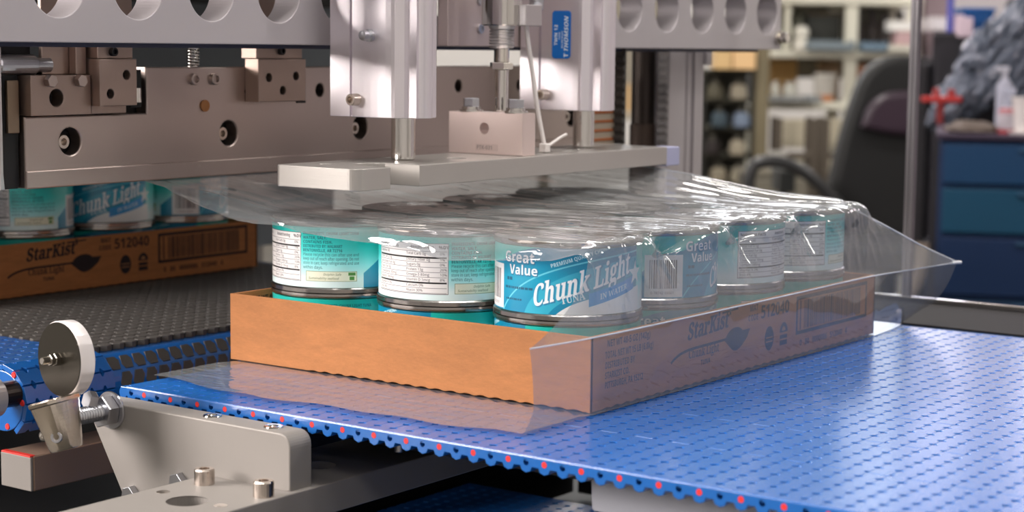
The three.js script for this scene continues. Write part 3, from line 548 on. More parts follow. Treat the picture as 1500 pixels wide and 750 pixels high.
{
  const tex = lettered(256, 512, (c, w, h) => {
    const g = '#0f6ec8'; c.fillStyle = g; c.fillRect(0, 0, w, h);
    c.save(); c.translate(0, h); c.rotate(-Math.PI / 2); c.fillStyle = '#eef4fb';
    c.font = 'bold 62px sans-serif'; c.fillText('TWN 12', 140, 76, 230);
    c.font = 'bold 26px sans-serif'; c.fillText('SUPER', 205, 112, 100); c.fillText('PILLOW BLOCK', 110, 150, 260);
    c.font = 'italic bold 76px sans-serif'; c.fillText('THOMSON', 70, 222, 400); c.fillRect(14, 166, 46, 12); c.fillRect(28, 166, 14, 56); c.restore();
  });
  const g = new THREE.ExtrudeGeometry(shapeOf([...arc(-0.2622 + 0.003, 0.2625 - 0.003, 0.003, Math.PI, Math.PI / 2, 5), ...arc(-0.2432 - 0.003, 0.2625 - 0.003, 0.003, Math.PI / 2, 0, 5), ...arc(-0.2432 - 0.003, 0.2222 + 0.003, 0.003, 0, -Math.PI / 2, 5), ...arc(-0.2622 + 0.003, 0.2222 + 0.003, 0.003, -Math.PI / 2, -Math.PI, 5)]), { depth: 0.0003, bevelEnabled: false });
  const p = g.attributes.position, uv = g.attributes.uv; for (let i = 0; i < p.count; i++) uv.setXY(i, (p.getX(i) + 0.2622) / 0.019, (p.getY(i) - 0.2222) / 0.0403);
  g.translate(0, 0, -0.331 + 0.00125);
  part(bearing2, 'sticker', g, std({ map: tex, roughness: 0.35 }), 'blue sticker reading TWN 12');
}
{
  // clevis block and air cylinder between the bearings
  const b = thing('clevis_block', 'pinkish aluminium block with a drilled hole, bolted on the hold-down plate', 'metal block', [-0.25, 0.1457, -0.235]);
  const stamp = field(256, 64, (u, v, i, j) => { return 0.5; });
  part(b, 'block', alongZ([[-0.2865, 0.1459], [-0.2125, 0.1459], [-0.2125, 0.1795], [-0.2865, 0.1795]], -0.2365, -0.219, { bevel: 0.0005, holes: [[-0.2505, 0.1665, 0.0045]] }), std({ color: 0xe6d3ce, metalness: 0.6, roughness: 0.4, bumpMap: repeat(grain, 60, 60), bumpScale: 0.00002 }));
  const st = lettered(256, 64, (c, w, h) => { c.fillStyle = '#dac7c2'; c.fillRect(0, 0, w, h); c.fillStyle = '#a08e8c'; c.font = 'bold 50px sans-serif'; c.fillText('PTK-031', 8, 50, 240); });
  const sg = new THREE.BoxGeometry(0.022, 0.0055, 0.0002); sg.translate(-0.2475, 0.1515, -0.2188);
  part(b, 'stamp', sg, std({ map: st, metalness: 0.6, roughness: 0.42 }), 'faint stamped letters');
  for (const x of [-0.270, -0.2255]) {
    part(b, 'washer', turned([[0, 0], [0.0098, 0], [0.0098, 0.0016], [0.0078, 0.0018], [0.0078, 0.0038], [0, 0.0038]], V(x, 0.1796, -0.2275), V(0, 1, 0), 28), M.steel);
    part(b, 'bolt', hexHead(V(x, 0.1834, -0.2275), V(0, 1, 0), 0.0068, 0.0068), M.zinc);
  }
  const a = thing('air_cylinder', 'bright air cylinder with threaded nose and polished rod between the two bearings', 'air cylinder', [-0.246, 0.15, -0.245]);
  const c = V(-0.2548, 0, -0.2475);
  const at = (y) => V(c.x, y, c.z);
  part(a, 'barrel', rod(at(0.2485), at(0.36), 0.0165, 40), M.steel);
  part(a, 'end_cap', box(-0.2455, -0.2295, 0.2485, 0.2655, -0.268, -0.246, 0.0006), M.aluminium);
  const th = []; for (let k = 0; k <= 12; k++) th.push([k % 2 ? 0.0098 : 0.0107, 0.2325 + k * 0.0012]);
  part(a, 'threaded_nose', turned([[0, 0.2305], [0.0092, 0.2305], ...th, [0.0112, 0.2487], [0, 0.2487]], V(c.x, 0, c.z), V(0, 1, 0), 36), M.aluminium);
  part(a, 'rod_neck', rod(at(0.2185), at(0.231), 0.0062, 28), M.chrome);
  part(a, 'lock_nut', hexHead(at(0.2135), V(0, 1, 0), 0.0098, 0.0056), M.chrome);
  part(a, 'rod', rod(at(0.1457), at(0.2137), 0.0058, 28), M.steel);
  part(a, 'hose_fitting', [rod(V(-0.238, 0.258, -0.262), V(-0.246, 0.266, -0.285), 0.005), rod(V(-0.2465, 0.262, -0.284), V(-0.2465, 0.30, -0.284), 0.006)], M.zinc);
  const w = thing('cable', 'white cable with a zip tie hanging beside the right bearing', 'cable', [-0.23, 0.1457, -0.275]);
  part(w, 'strand', tube([V(-0.2415, 0.254, -0.262), V(-0.2405, 0.246, -0.262), V(-0.2365, 0.21, -0.2655), V(-0.2325, 0.175, -0.2695), V(-0.229, 0.1535, -0.2720)], 0.0019, 50, 8), M.cable);
  part(w, 'tie_head', box(-0.2320, -0.2250, 0.1460, 0.1535, -0.2760, -0.2690, 0.001), M.cable, 'zip tie head');
  part(w, 'tie_tail', tube([V(-0.2285, 0.150, -0.275), V(-0.229, 0.1545, -0.287), V(-0.231, 0.1575, -0.299), V(-0.233, 0.1595, -0.310)], 0.0013, 30, 6), M.cable, 'zip tie tail');
}

// ---------- perforated beam and frame ----------
{
  const t = thing('perforated_beam', 'long grey beam with a row of large round holes across the top of the photo', 'metal beam', [-0.32, 0.231, -0.3]);
  const holes = []; for (let k = -1; k < 15; k++) holes.push([0.1607 - 0.0687 * k, 0.2700, 0.0224]);
  part(t, 'beam', alongX([[0.30, 0.2315], [-0.8335, 0.2315], [-0.8335, 0.345], [0.30, 0.345]], -0.335, -0.31, { bevel: 0.0007, holes, curve: 28 }), M.anodised);
  part(t, 'backing_strip', box(-0.338, -0.3355, 0.2285, 0.236, -0.83, 0.30), std({ color: 0x2a2f48, roughness: 0.5 }), 'dark strip along the lower back edge');
  part(t, 'end_screw', [turned([[0.0075, 0], [0.0075, 0.003], [0.005, 0.004], [0.005, 0.007], [0.0062, 0.0085], [0.0050, 0.0125], [0, 0.0135]], V(-0.309, 0.2445, -0.826), V(1, 0, 0.1), 24)], M.chrome, 'shiny round-headed screw at the far end');
  part(t, 'spacer_plate', box(-0.3095, -0.2985, 0.2318, 0.345, -0.352, -0.2325), std({ color: 0xc9bab8, metalness: 0.8, roughness: 0.45 }), 'pinkish mounting plate behind the bearings');
  for (const z of [-0.276]) for (const y of [0.2465, 0.270]) part(t, 'plate_screw', capScrew(V(-0.2985, y, z), V(1, 0, 0), 0.004, 0.002, 0.6), M.zinc);
  const p = thing('frame_post', 'grey aluminium frame post with a groove, standing below the end of the beam', 'post', [-0.385, -0.05, -0.72]);
  part(p, 'post', alongY([[-0.40, -0.776], [-0.40, -0.703], [-0.372, -0.703], [-0.372, -0.7380], [-0.380, -0.7380], [-0.380, -0.7430], [-0.3735, -0.7440], [-0.372, -0.7510], [-0.380, -0.7525], [-0.380, -0.7570], [-0.372, -0.7570], [-0.372, -0.776]].reverse(), -0.10, 0.231, { bevel: 0.0005 }), M.anodised);
  part(p, 'corner_bracket', box(-0.399, -0.369, 0.214, 0.2305, -0.789, -0.7762), M.anodised);
  const rd = thing('slide_rod', 'dark vertical slide rod with a worn lower collar beyond the right bearing', 'rod', [-0.40, 0.06, -0.70]);
  part(rd, 'rod', rod(V(-0.40, 0.06, -0.698), V(-0.40, 0.231, -0.698), 0.0125), M.blackRod);
  part(rd, 'collar', rod(V(-0.40, 0.06, -0.698), V(-0.40, 0.152, -0.698), 0.0138), std({ color: 0x4a3d36, metalness: 0.6, roughness: 0.5 }), 'brownish worn collar');
  for (const [x, z, y0, y1, s, label, tint] of [[-0.371, -0.7010, 0.13, 0.231, 1, 'toothed drive belt running down the left edge of the frame post', 0x8f8a8a], [-0.331, -0.5535, 0.138, 0.231, 1, 'dark toothed drive belt right of the right bearing', 0x4b4846]]) {
    const b = thing('timing_belt', label, 'timing belt', [x, y0, z]);
    const mt = std({ color: tint, roughness: 0.6 });
    part(b, 'band', box(x - 0.012, x, y0, y1, z - 0.002, z, 0), mt);
    for (let y = y0 + 0.004; y < y1 - 0.004; y += 0.0085) part(b, 'tooth', alongZ([[x - 0.012, y], [x, y], [x, y + 0.0045], [x - 0.012, y + 0.0045]].map(([a, q]) => [a, q]), z, z + 0.0028, { bevel: 0.0008 }), mt);
  }
  const sb = thing('ladder_strip', 'beige toothed belt with orange rungs behind the right guide rod', 'timing belt', [-0.34, 0.13, -0.51]);
  part(sb, 'strip', box(-0.3445, -0.3425, 0.138, 0.231, -0.556, -0.500, 0), std({ color: 0xb5a795, roughness: 0.6 }));
  for (let y = 0.142; y < 0.225; y += 0.0088) part(sb, 'rung', box(-0.3425, -0.3412, y, y + 0.0026, -0.550, -0.515, 0.0005), std({ color: 0xb0622f, roughness: 0.6 }));
  const hood = thing('added_shade_hood', 'unseen grey sheet hood added to shade the infeed belt', 'hood', [-0.85, 0.36, -0.35]);  // unseen roof and side, added to shade the infeed belt
  part(hood, 'roof', box(-1.4, -0.345, 0.36, 0.372, -1.15, 0.36), M.blasted);
  part(hood, 'left_side', box(-1.4, -1.388, -0.2, 0.36, -1.15, 0.36), M.blasted);
  const back = thing('machine_back_panel', 'blue-grey sheet metal panel deep inside the machine, above the jaw', 'panel', [-1.1, 0, -0.2]);
  part(back, 'sheet', box(-1.16, -1.15, -0.05, 0.5, -1.05, 0.35), std({ color: 0x6d757e, roughness: 0.6 }));
  part(back, 'cross_bar', box(-1.15, -1.11, 0.285, 0.31, -1.05, 0.35), M.blackSteel);
}

// ---------- sealing jaw ----------
{
  const t = thing('sealing_jaw', 'wide brownish stainless sealing jaw with black screw holes behind the hold-down plate', 'sealing jaw', [-0.41, 0.1285, -0.15]);
  const F = -0.40, holesBig = [[0.0768, 0.1610], [-0.0826, 0.1618], [-0.2411, 0.1614], [-0.3996, 0.1620], [-0.5640, 0.1632]];
  const small = [[0.0976, 0.1927, 0.006], [-0.0038, 0.1931, 0.006], [-0.1898, 0.1942, 0.006], [-0.1066, 0.1942, 0.005], [-0.3786, 0.1955, 0.006], [-0.4750, 0.1951, 0.005]];
  const plate = [[0.1172, 0.1292], [-0.585, 0.1292], [-0.585, 0.2138], [0.0035, 0.2138], [0.0035, 0.1795], [0.0265, 0.1795], [0.0265, 0.1795], [0.1172, 0.1795]];
  part(t, 'face_plate', alongX(plate, F - 0.012, F, { bevel: 0.0012, holes: [...holesBig.map(([z, y]) => [z, y, 0.0098]), ...small.slice(1).map(([z, y]) => [z, y, 0.0052])], curve: 24 }), M.stainless);
  part(t, 'lower_lip', alongX([[0.1172, 0.1287], [-0.585, 0.1287], [-0.585, 0.1415], [0.1172, 0.1415]], F - 0.001, F + 0.0012, { bevel: 0.001 }), M.stainless);
  part(t, 'core', box(F - 0.05, F - 0.0125, 0.1295, 0.212, -0.575, 0.115), M.black, 'black core behind the plate');
  for (const [z, y] of holesBig) part(t, 'counterbored_screw', capScrew(V(F - 0.0125, y - 0.0005, z + 0.002), V(1, 0, 0), 0.0054, 0.008, 0.5), M.capSteel);
  for (const [z, y] of small.slice(1)) part(t, 'small_screw', capScrew(V(F - 0.0125, y, z), V(1, 0, 0), 0.004, 0.004, 0.5), M.blackSteel);
  part(t, 'brass_plug', turned([[0, 0], [0.0046, 0], [0.0046, 0.0012], [0, 0.0014]], V(F, 0.1838, -0.0565), V(1, 0, 0), 20), std({ color: 0xa4764f, metalness: 0.9, roughness: 0.4 }));
  // clamp blocks
  part(t, 'clamp_block', alongX([[0.1160, 0.1802], [0.0620, 0.1802], [0.0620, 0.2085], [0.1160, 0.2085]], F - 0.010, F + 0.006, { holes: [[0.0935, 0.1925, 0.0062]] }), M.stainlessBlock);
  part(t, 'clamp_block', box(F - 0.012, F + 0.004, 0.1802, 0.2138, 0.0268, 0.0600), M.stainlessBlock);
  part(t, 'clamp_screw', capScrew(V(F - 0.008, 0.1925, 0.0935), V(1, 0, 0), 0.0045, 0.004), M.blackSteel);
  for (const z of [0.1005, 0.0735]) part(t, 'hex_screw', hexHead(V(F + 0.006, 0.2045, z), V(1, 0, 0), 0.0046, 0.005), M.stainless);
  // hanger brackets up to the beam
  for (const [z0, z1, holes] of [[0.0615, 0.0262, [[0.036, 0.2085], [0.0515, 0.1950], [0.0470, 0.2252]]], [-0.1010, -0.1560, [[-0.1130, 0.2055], [-0.1445, 0.2065], [-0.1290, 0.1950], [-0.1290, 0.2265]]]]) {
    part(t, 'hanger', alongX([[z0, 0.1862], [z1, 0.1862], [z1, 0.2200], [z0, 0.2200]], F, F + 0.015, { holes: holes.filter(([, y]) => y < 0.215).map(([z, y]) => [z, y, 0.0034]) }), M.stainlessBlock);
    part(t, 'hanger_arm', box(F - 0.005, F + 0.012, 0.2202, 0.33, z1 + 0.001, z0 - 0.001), M.stainlessBlock);
    for (const [z, y] of holes) part(t, 'hanger_screw', capScrew(V(F + (y < 0.215 ? 0.006 : 0.0115), y, z), V(1, 0, 0), 0.0032, 0.004, 0.55), M.blackSteel);
  }
  for (const z of [0.0150, -0.1655]) { part(t, 'latch_slot', box(F + 0.0002, F + 0.0012, 0.184, 0.212, z - 0.0055, z + 0.0055, 0.0004), M.black, 'black upright slot'); part(t, 'latch', rod(V(F + 0.002, 0.1875, z), V(F + 0.002, 0.199, z), 0.0035), M.steel); }
  // spring above the jaw
  const coil = []; for (let k = 0; k <= 60; k++) coil.push(V(F - 0.008 + 0.0042 * Math.cos(k * 1.05), 0.2135 + k * 0.0004, -0.0525 + 0.0042 * Math.sin(k * 1.05)));
  part(t, 'spring', tube(coil, 0.0009, 240, 6), M.steel);
  for (const z of [-0.0448, -0.0665]) part(t, 'recess_screw', capScrew(V(F, 0.2045, z), V(1, 0, 0), 0.0046, 0.0035, 0.6), M.stainless);
  // end of the jaw at the left
  part(t, 'end_slot', alongX([[0.1330, 0.1310], [0.1300, 0.1290], [0.1195, 0.1290], [0.1178, 0.1310], [0.1178, 0.2090], [0.1330, 0.2090]], F - 0.05, F - 0.006), M.black, 'black hollow end');
  part(t, 'end_strip', box(F - 0.006, F - 0.003, 0.1680, 0.2050, 0.1190, 0.1290), std({ color: 0x8c7a68, metalness: 0.8, roughness: 0.4 }), 'brassy strip in the hollow end');
  part(t, 'end_plate', alongX([[0.1375, 0.1290], [0.1335, 0.1290], [0.1345, 0.1400], [0.1345, 0.2280], [0.1375, 0.2280]], F - 0.05, F - 0.002), M.aluminium, 'pale end plate');
  part(t, 'air_manifold', [rod(V(F - 0.008, 0.2155, 0.135), V(F - 0.008, 0.2155, 0.102), 0.0075), rod(V(F - 0.008, 0.2155, 0.102), V(F - 0.008, 0.2155, 0.088), 0.0055)], M.zinc, 'rounded shiny fitting');
  part(t, 'manifold_body', box(F - 0.04, F - 0.017, 0.2087, 0.2330, 0.0970, 0.134), M.blackSteel);
  part(t, 'side_bracket', box(F - 0.006, F + 0.002, 0.2087, 0.33, 0.0625, 0.0720), M.stainlessBlock);
  part(t, 'side_bracket', box(F - 0.010, F - 0.006, 0.2087, 0.33, 0.0620, 0.0960), M.stainlessBlock);
}

// ---------- bracket, round disc and holder at the near left ----------
{
  const t = thing('mounting_bracket', 'angled grey aluminium bracket with cap screws at the near left of the belt', 'bracket', [-0.2, -0.061, 0.15]);
  const up = [[-0.3035, -0.0058], [-0.3085, -0.0085], [-0.3095, -0.0140], [-0.2755, -0.0690], [-0.1258, -0.0412], ...arc(-0.1258 - 0.009, -0.0058 - 0.009, 0.009, 0, Math.PI / 2, 8)];
  part(t, 'upright_plate', alongZ(up.reverse(), 0.1222, 0.142, { bevel: 0.0009 }), M.blasted);
  for (const [x, z] of [[-0.2036, 0.131], [-0.1500, 0.131]]) part(t, 'countersunk_screw', turned([[0, 0.0002], [0.0028, 0.0002], [0.0034, 0.0010], [0.0058, 0.0010], [0.0062, 0.0003], [0.0062, -0.001], [0, -0.001]], V(x, -0.0058, z), V(0, 1, 0), 28), M.steel);
  part(t, 'base_plate', alongY([[-0.1985, 0.30], [-0.1215, 0.30], [-0.1215, -0.479], [-0.1985, -0.479]].reverse(), -0.061, -0.0412, { bevel: 0.0008, holes: [[-0.1585, 0.197, 0.0135], [-0.160, 0.078, 0.012]] }), M.blasted);
  for (const x of [-0.1815, -0.1308]) part(t, 'cap_screw', capScrew(V(x, -0.0412, 0.160), V(0, 1, 0), 0.0064, 0.0098, 0.5), M.capSteel);
  for (const [x, z] of [[-0.1861, 0.1905], [-0.1352, 0.1921]]) part(t, 'dowel', turned([[0, 0.0008], [0.0028, 0.0006], [0.0042, 0.0001], [0.0042, -0.001], [0, -0.001]], V(x, -0.0412, z), V(0, 1, 0), 20), M.chrome);
  for (const [x, y] of [[-0.2665, -0.0645], [-0.2215, -0.0490]]) part(t, 'hex_bolt', hexHead(V(x, y, 0.142), V(0, 0, 1), 0.0062, 0.0055), M.zinc);
  // stud with nut and washer
  const s = V(-0.2865, -0.0105, 0.142), n = V(0, 0, 1);
  part(t, 'washer', turned([[0, 0], [0.0125, 0], [0.0128, 0.0007], [0.0125, 0.0016], [0, 0.0018]], s, n, 32), M.zinc);
  part(t, 'nut', hexHead(V(s.x, s.y, 0.1437), n, 0.0108, 0.009), M.zinc);
  const prof = []; for (let k = 0; k <= 24; k++) prof.push([k % 2 ? 0.0052 : 0.0058, k * 0.0011]);
  part(t, 'threaded_stud', turned([[0, 0], ...prof, [0, 0.0266]], V(s.x, s.y, 0.152), n, 24), M.zinc);
  part(t, 'lock_nut', hexHead(V(s.x - 0.001, s.y + 0.008, 0.156), V(-0.2, 0.3, 1), 0.0062, 0.006), M.zinc);

  const dsc = thing('round_disc', 'round dark disc with a whitish rim and centre bolt held above the bracket', 'disc', [-0.2895, 0.0035, 0.177]);
  const ax = V(-0.12, 0.02, 1).normalize(), c = V(-0.2905, 0.0282, 0.1755);
  part(dsc, 'rim', turned([[0, 0], [0.0238, 0], [0.0248, 0.001], [0.0248, 0.0102], [0.0245, 0.0108], [0.0242, 0.0110], [0, 0.0110]], c.clone().addScaledVector(ax, -0.0055), ax, 72), phys({ color: 0xdcd6d6, roughness: 0.28, clearcoat: 0.5 }), 'whitish rim');
  part(dsc, 'face', turned([[0, 0], [0.0240, 0], [0.0240, 0.0008], [0, 0.0010]], c.clone().addScaledVector(ax, 0.0054), ax, 72), std({ color: 0x4a463f, metalness: 0.9, roughness: 0.22 }), 'dark mirror-like face');
  const nuts = [hexHead(c.clone().addScaledVector(ax, 0.0062), ax, 0.0042, 0.004), hexHead(c.clone().addScaledVector(ax, 0.0098), ax, 0.0037, 0.0035), rod(c.clone().addScaledVector(ax, 0.013), c.clone().addScaledVector(ax, 0.019), 0.0024, 16)];
  part(dsc, 'centre_bolt', nuts, M.chrome, 'short bolt with two nuts');

  const h = thing('clamp_holder', 'shiny tapered metal holder with set screws under the round disc', 'clamp', [-0.2800, -0.0270, 0.187]);
  const ha = V(-0.30, 1, 0.06).normalize(), hb = V(-0.2785, -0.0282, 0.187);
  const lp = [[0, 0], [0.0098, 0], [0.0105, 0.0008], [0.0110, 0.003], [0.0152, 0.0300], [0.0166, 0.0308], [0.0168, 0.0328], [0.0160, 0.0338], [0.0120, 0.0338], [0.0115, 0.030], [0, 0.029]];
  const body = new THREE.LatheGeometry(lp.map(([r, y]) => new THREE.Vector2(r, y)), 96);
  { const p = body.attributes.position; for (let i = 0; i < p.count; i++) { const x = p.getX(i), y = p.getY(i), z = p.getZ(i), r = Math.hypot(x, z); if (r > 0.0108 && y > 0.0025 && y < 0.0302) { const a = Math.atan2(z, x), k = 1 + 0.035 * Math.max(0, Math.cos(a * 6)) * Math.min(1, (y - 0.002) / 0.006); p.setXYZ(i, x * k, y, z * k); } } body.computeVertexNormals(); }
  part(h, 'body', aim(toCreasedNormals(body, 0.7), hb, ha), M.nickel);
  const side = (a, y, r, len) => { const d = V(Math.cos(a), 0, Math.sin(a)).applyQuaternion(new THREE.Quaternion().setFromUnitVectors(V(0, 1, 0), ha)); return [hb.clone().addScaledVector(ha, y).addScaledVector(d, r), d, len]; };
  { const [p, d] = side(1.05, 0.0095, 0.0108, 0); part(h, 'set_screw', turned([[0, 0.0008], [0.0016, 0.0008], [0.0022, 0.0016], [0.0036, 0.0016], [0.0040, 0.0006], [0.0040, -0.002], [0, -0.002]], p, d, 24), M.zinc, 'cross-head set screw'); }
  { const [p, d] = side(2.9, 0.0140, 0.0125, 0); part(h, 'clamp_screw', turned([[0, 0.0024], [0.0024, 0.0022], [0.0036, 0.0008], [0.0036, -0.002], [0, -0.002]], p, d, 20), M.chrome); }
  { const [p, d] = side(2.4, 0.0120, 0.0122, 0); part(h, 'clamp_screw', turned([[0, 0.0024], [0.0024, 0.0022], [0.0036, 0.0008], [0.0036, -0.002], [0, -0.002]], p, d, 20), M.chrome); }

  const q = thing('square_tube', 'brownish square tube with a pale end and red mark at the lower left', 'metal tube', [-0.415, -0.0885, 0]);
  part(q, 'tube', box(-0.4325, -0.3985, -0.0885, -0.0625, -0.35, 0.1165, 0.0012), std({ color: 0x9a7f6e, metalness: 0.5, roughness: 0.45 }));
  part(q, 'end_cap', box(-0.4322, -0.3988, -0.0882, -0.0632, 0.1167, 0.1190, 0.0008), std({ color: 0x7d7874, roughness: 0.6 }), 'pale end cap');
  part(q, 'red_mark', box(-0.4318, -0.3995, -0.0636, -0.0622, 0.1140, 0.1188, 0.0004), std({ color: 0xc62a22, roughness: 0.6 }), 'red paint line');
  const bed = thing('added_base_cabinet', 'black cabinet added below the belts to block light from the floor', 'machine base', [-0.35, -0.9, -0.1]);  // black box put in to block floor light below the belts
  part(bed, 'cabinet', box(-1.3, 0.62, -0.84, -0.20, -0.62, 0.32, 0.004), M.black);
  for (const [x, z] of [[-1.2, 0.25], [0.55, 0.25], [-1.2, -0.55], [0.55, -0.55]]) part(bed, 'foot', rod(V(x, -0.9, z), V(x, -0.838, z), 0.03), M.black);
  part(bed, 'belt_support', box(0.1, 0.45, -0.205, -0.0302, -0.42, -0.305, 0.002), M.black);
}

// ---------- the workshop behind ----------
// rounded block, lathe and outline in a thing's own axes
const rb = (x0, x1, y0, y1, z0, z1, r = 0.006) => new RoundedBoxGeometry(x1 - x0, y1 - y0, z1 - z0, 2, Math.min(r, (x1 - x0) / 2.1, (y1 - y0) / 2.1, (z1 - z0) / 2.1)).translate((x0 + x1) / 2, (y0 + y1) / 2, (z0 + z1) / 2);
const C = (hex, o = {}) => std({ color: hex, roughness: 0.6, ...o });
{
  const cream = C(0xe4e1d2), S = 0.003008;
  // white shelving unit: posts, boards
  const sh = shopThing('shelving_unit', 'tall cream-white shelving unit full of supplies at the back of the workshop', 'shelf', 1.3, -0.9, 8.1);
  for (const x of [-0.21, 0.19, 0.47]) for (const z of [0, -0.42]) part(sh, 'post', rb(x - 0.028, x + 0.028, 0, 1.9, z - 0.02, z + 0.02), cream);
  part(sh, 'post', rb(-0.105, -0.08, 1.13, 1.34, -0.02, 0.02), cream, 'short thin divider');
  for (const y of [0.868, 1.095, 1.33, 1.62]) part(sh, 'shelf_board', rb(-0.24, y === 0.868 ? 0.24 : 0.50, y, y + 0.034, -0.46, 0.03), cream);
  part(sh, 'back_panel', rb(-0.24, 0.50, 1.0, 1.9, -0.48, -0.465), C(0x77746c));
  const T = [0.902, 1.129, 1.364];                                  // tops of the boards
  const item = (name, label, cat, lx, y, d, group, build) => { const t = shopThing(name, label, cat, lx, y - 0.9, d, group); build(t); return t; };
  const carton = (label, lx, y, w, h, dp, hex, d = 8.25, group) => item('cardboard_box', label, 'box', lx, y, d, group, (t) => { part(t, 'body', rb(-w / 2, w / 2, 0, h, -dp / 2, dp / 2, 0.004), C(hex)); part(t, 'tape', rb(-w * 0.08, w * 0.08, h - 0.001, h + 0.001, -dp / 2, dp / 2, 0.0005), C(0xcdb892)); part(t, 'flap_line', rb(-w / 2, w / 2, h * 0.93, h * 0.95, dp / 2, dp / 2 + 0.002, 0.0005), C(0x8a6a44)); });
  const jar = (label, lx, y, r, h, hex, lid, d = 8.12, group) => item('plastic_jar', label, 'jar', lx, y, d, group, (t) => { part(t, 'body', turned([[0, 0], [r, 0], [r, h * 0.7], [r * 0.6, h * 0.82], [r * 0.6, h * 0.86], [0, h * 0.86]], V(0, 0, 0), V(0, 1, 0), 24), C(hex)); part(t, 'lid', turned([[0, h * 0.86], [r * 0.68, h * 0.86], [r * 0.68, h], [0, h]], V(0, 0, 0), V(0, 1, 0), 24), C(lid)); });
  const bin = (label, lx, y, w, h, dp, hex, d = 8.2, group) => item('parts_bin', label, 'bin', lx, y, d, group, (t) => { const m = C(hex); part(t, 'bottom', rb(-w / 2, w / 2, 0, 0.01, -dp / 2, dp / 2), m); for (const s of [-1, 1]) { part(t, 'side', rb(s * w / 2 - 0.006, s * w / 2 + 0.006, 0, h, -dp / 2, dp / 2), m); part(t, 'end', rb(-w / 2, w / 2, 0, s > 0 ? h * 0.7 : h, s * dp / 2 - 0.006, s * dp / 2 + 0.006), m); } });
  // lowest visible board
  jar('small white jar with a tapered neck, left on the lower shelf board', 1.164, T[0], 0.02, 0.088, 0xdedbd0, 0xe8e6e0);
  jar('wider white jar on the lower shelf board beside the small jar', 1.232, T[0], 0.033, 0.086, 0xe2e0d6, 0xd2d0c8);
  item('clear_tub', 'large whitish tub with orange content on the lower shelf board', 'tub', 1.385, T[0], 8.12, null, (t) => { part(t, 'tub', turned([[0, 0], [0.042, 0], [0.05, 0.115], [0.046, 0.115], [0.04, 0.004], [0, 0.004]], V(0, 0, 0), V(0, 1, 0), 32), C(0xcfcac2)); part(t, 'content', turned([[0, 0.004], [0.039, 0.004], [0.041, 0.03], [0, 0.032]], V(0, 0, 0.006), V(0, 1, 0), 24), C(0xd88a52)); part(t, 'lid', turned([[0, 0.115], [0.053, 0.115], [0.053, 0.126], [0, 0.128]], V(0, 0, 0), V(0, 1, 0), 32), C(0xd9d6cf)); });
  bin('grey tray in front of the white jars on the lower shelf board', 1.19, T[0], 0.15, 0.026, 0.14, 0x8b8d8e, 8.02);
  bin('second grey tray, beside the whitish tub on the lower shelf board', 1.31, T[0], 0.06, 0.03, 0.14, 0x909496, 8.02);
  carton('dark box behind the small white jar on the lower shelf board', 1.10, T[0], 0.07, 0.13, 0.12, 0x3c3c3a, 8.3);
  carton('rust-brown box right of the cream shelf post', 1.555, T[0], 0.10, 0.165, 0.2, 0x8a4f2c, 8.2);
  carton('long tan box under the middle shelf board', 1.175, T[0], 0.25, 0.188, 0.08, 0xd6aa6c, 8.42);
  carton('low tan box tucked behind the rust-brown box', 1.46, T[0], 0.10, 0.18, 0.06, 0xae9478, 8.48);
  // middle board
  bin('olive grey bin at the left of the middle shelf board', 1.225, T[1], 0.09, 0.15, 0.2, 0x77786c, 8.22);
  jar('upper of two white cups left on the middle shelf board', 1.268, T[1] + 0.062, 0.032, 0.045, 0xe9e6dc, 0xdad8d0, 8.08);
  jar('lower of two white cups left on the middle shelf board', 1.268, T[1], 0.034, 0.062, 0xf0ece2, 0xe0ddd4, 8.08);
  carton('tall dark green-grey box between the dividers of the middle shelf board', 1.385, T[1], 0.15, 0.17, 0.2, 0x3b3d39, 8.3);
  bin('flat blue-grey tray on the middle shelf board left of the cream post', 1.385, T[1], 0.19, 0.045, 0.16, 0x7c8890, 8.06);
  bin('flat blue tray on the middle shelf board right of the cream post', 1.575, T[1], 0.10, 0.04, 0.16, 0x6d8396, 8.06);
  for (const [lx, h, l] of [[1.56, 0.165, 'leftmost'], [1.62, 0.185, 'middle'], [1.68, 0.17, 'third'], [1.745, 0.18, 'rightmost']]) jar(`${l} of the dark bottles in a row on the middle shelf board`, lx, T[1] + 0.0, 0.026, h, 0x4b4444, 0x39363a, 8.3);
  carton('bright white box on the middle shelf board left of the guard post', 1.70, T[1] + 0.088, 0.12, 0.045, 0.12, 0xf6f4f2, 8.05);
  carton('pinkish box under the bright white box', 1.715, T[1] + 0.028, 0.09, 0.06, 0.12, 0xc9a8ac, 8.05);
  carton('low cream box at the right end of the middle shelf board', 1.69, T[1], 0.11, 0.028, 0.14, 0xdedbd0, 8.05);
  carton('bright white box seen right of the guard post', 1.86, 1.22, 0.085, 0.06, 0.12, 0xffffff, 8.0);
  for (const [lx, l] of [[1.31, 'left'], [1.352, 'middle'], [1.395, 'right']]) jar(`${l} white bottle on the top shelf board`, lx, T[2], 0.018, 0.07, 0xf4f1e8, 0xf0ede4, 8.1);
  carton('dark low box on the top shelf board', 1.62, T[2], 0.2, 0.05, 0.2, 0x3d3a3a, 8.2);
  // side cupboard that carries the box right of the post
  const sc = shopThing('side_cupboard', 'mauve-grey side cupboard partly hidden by the crumpled plastic', 'cupboard', 2.05, -0.9, 8.15);
  part(sc, 'carcass', rb(-0.23, 0.55, 0, 1.22, -0.4, 0.2), C(0x9d8f93)); part(sc, 'door', rb(-0.21, 0.14, 0.03, 1.18, 0.2, 0.215), C(0xa79b9c)); part(sc, 'door', rb(0.15, 0.53, 0.03, 1.18, 0.2, 0.215), C(0xa79b9c));
  carton('mauve box on the side cupboard left of the blue bin', 1.90, 1.28, 0.10, 0.2, 0.1, 0xa8989a, 8.3);
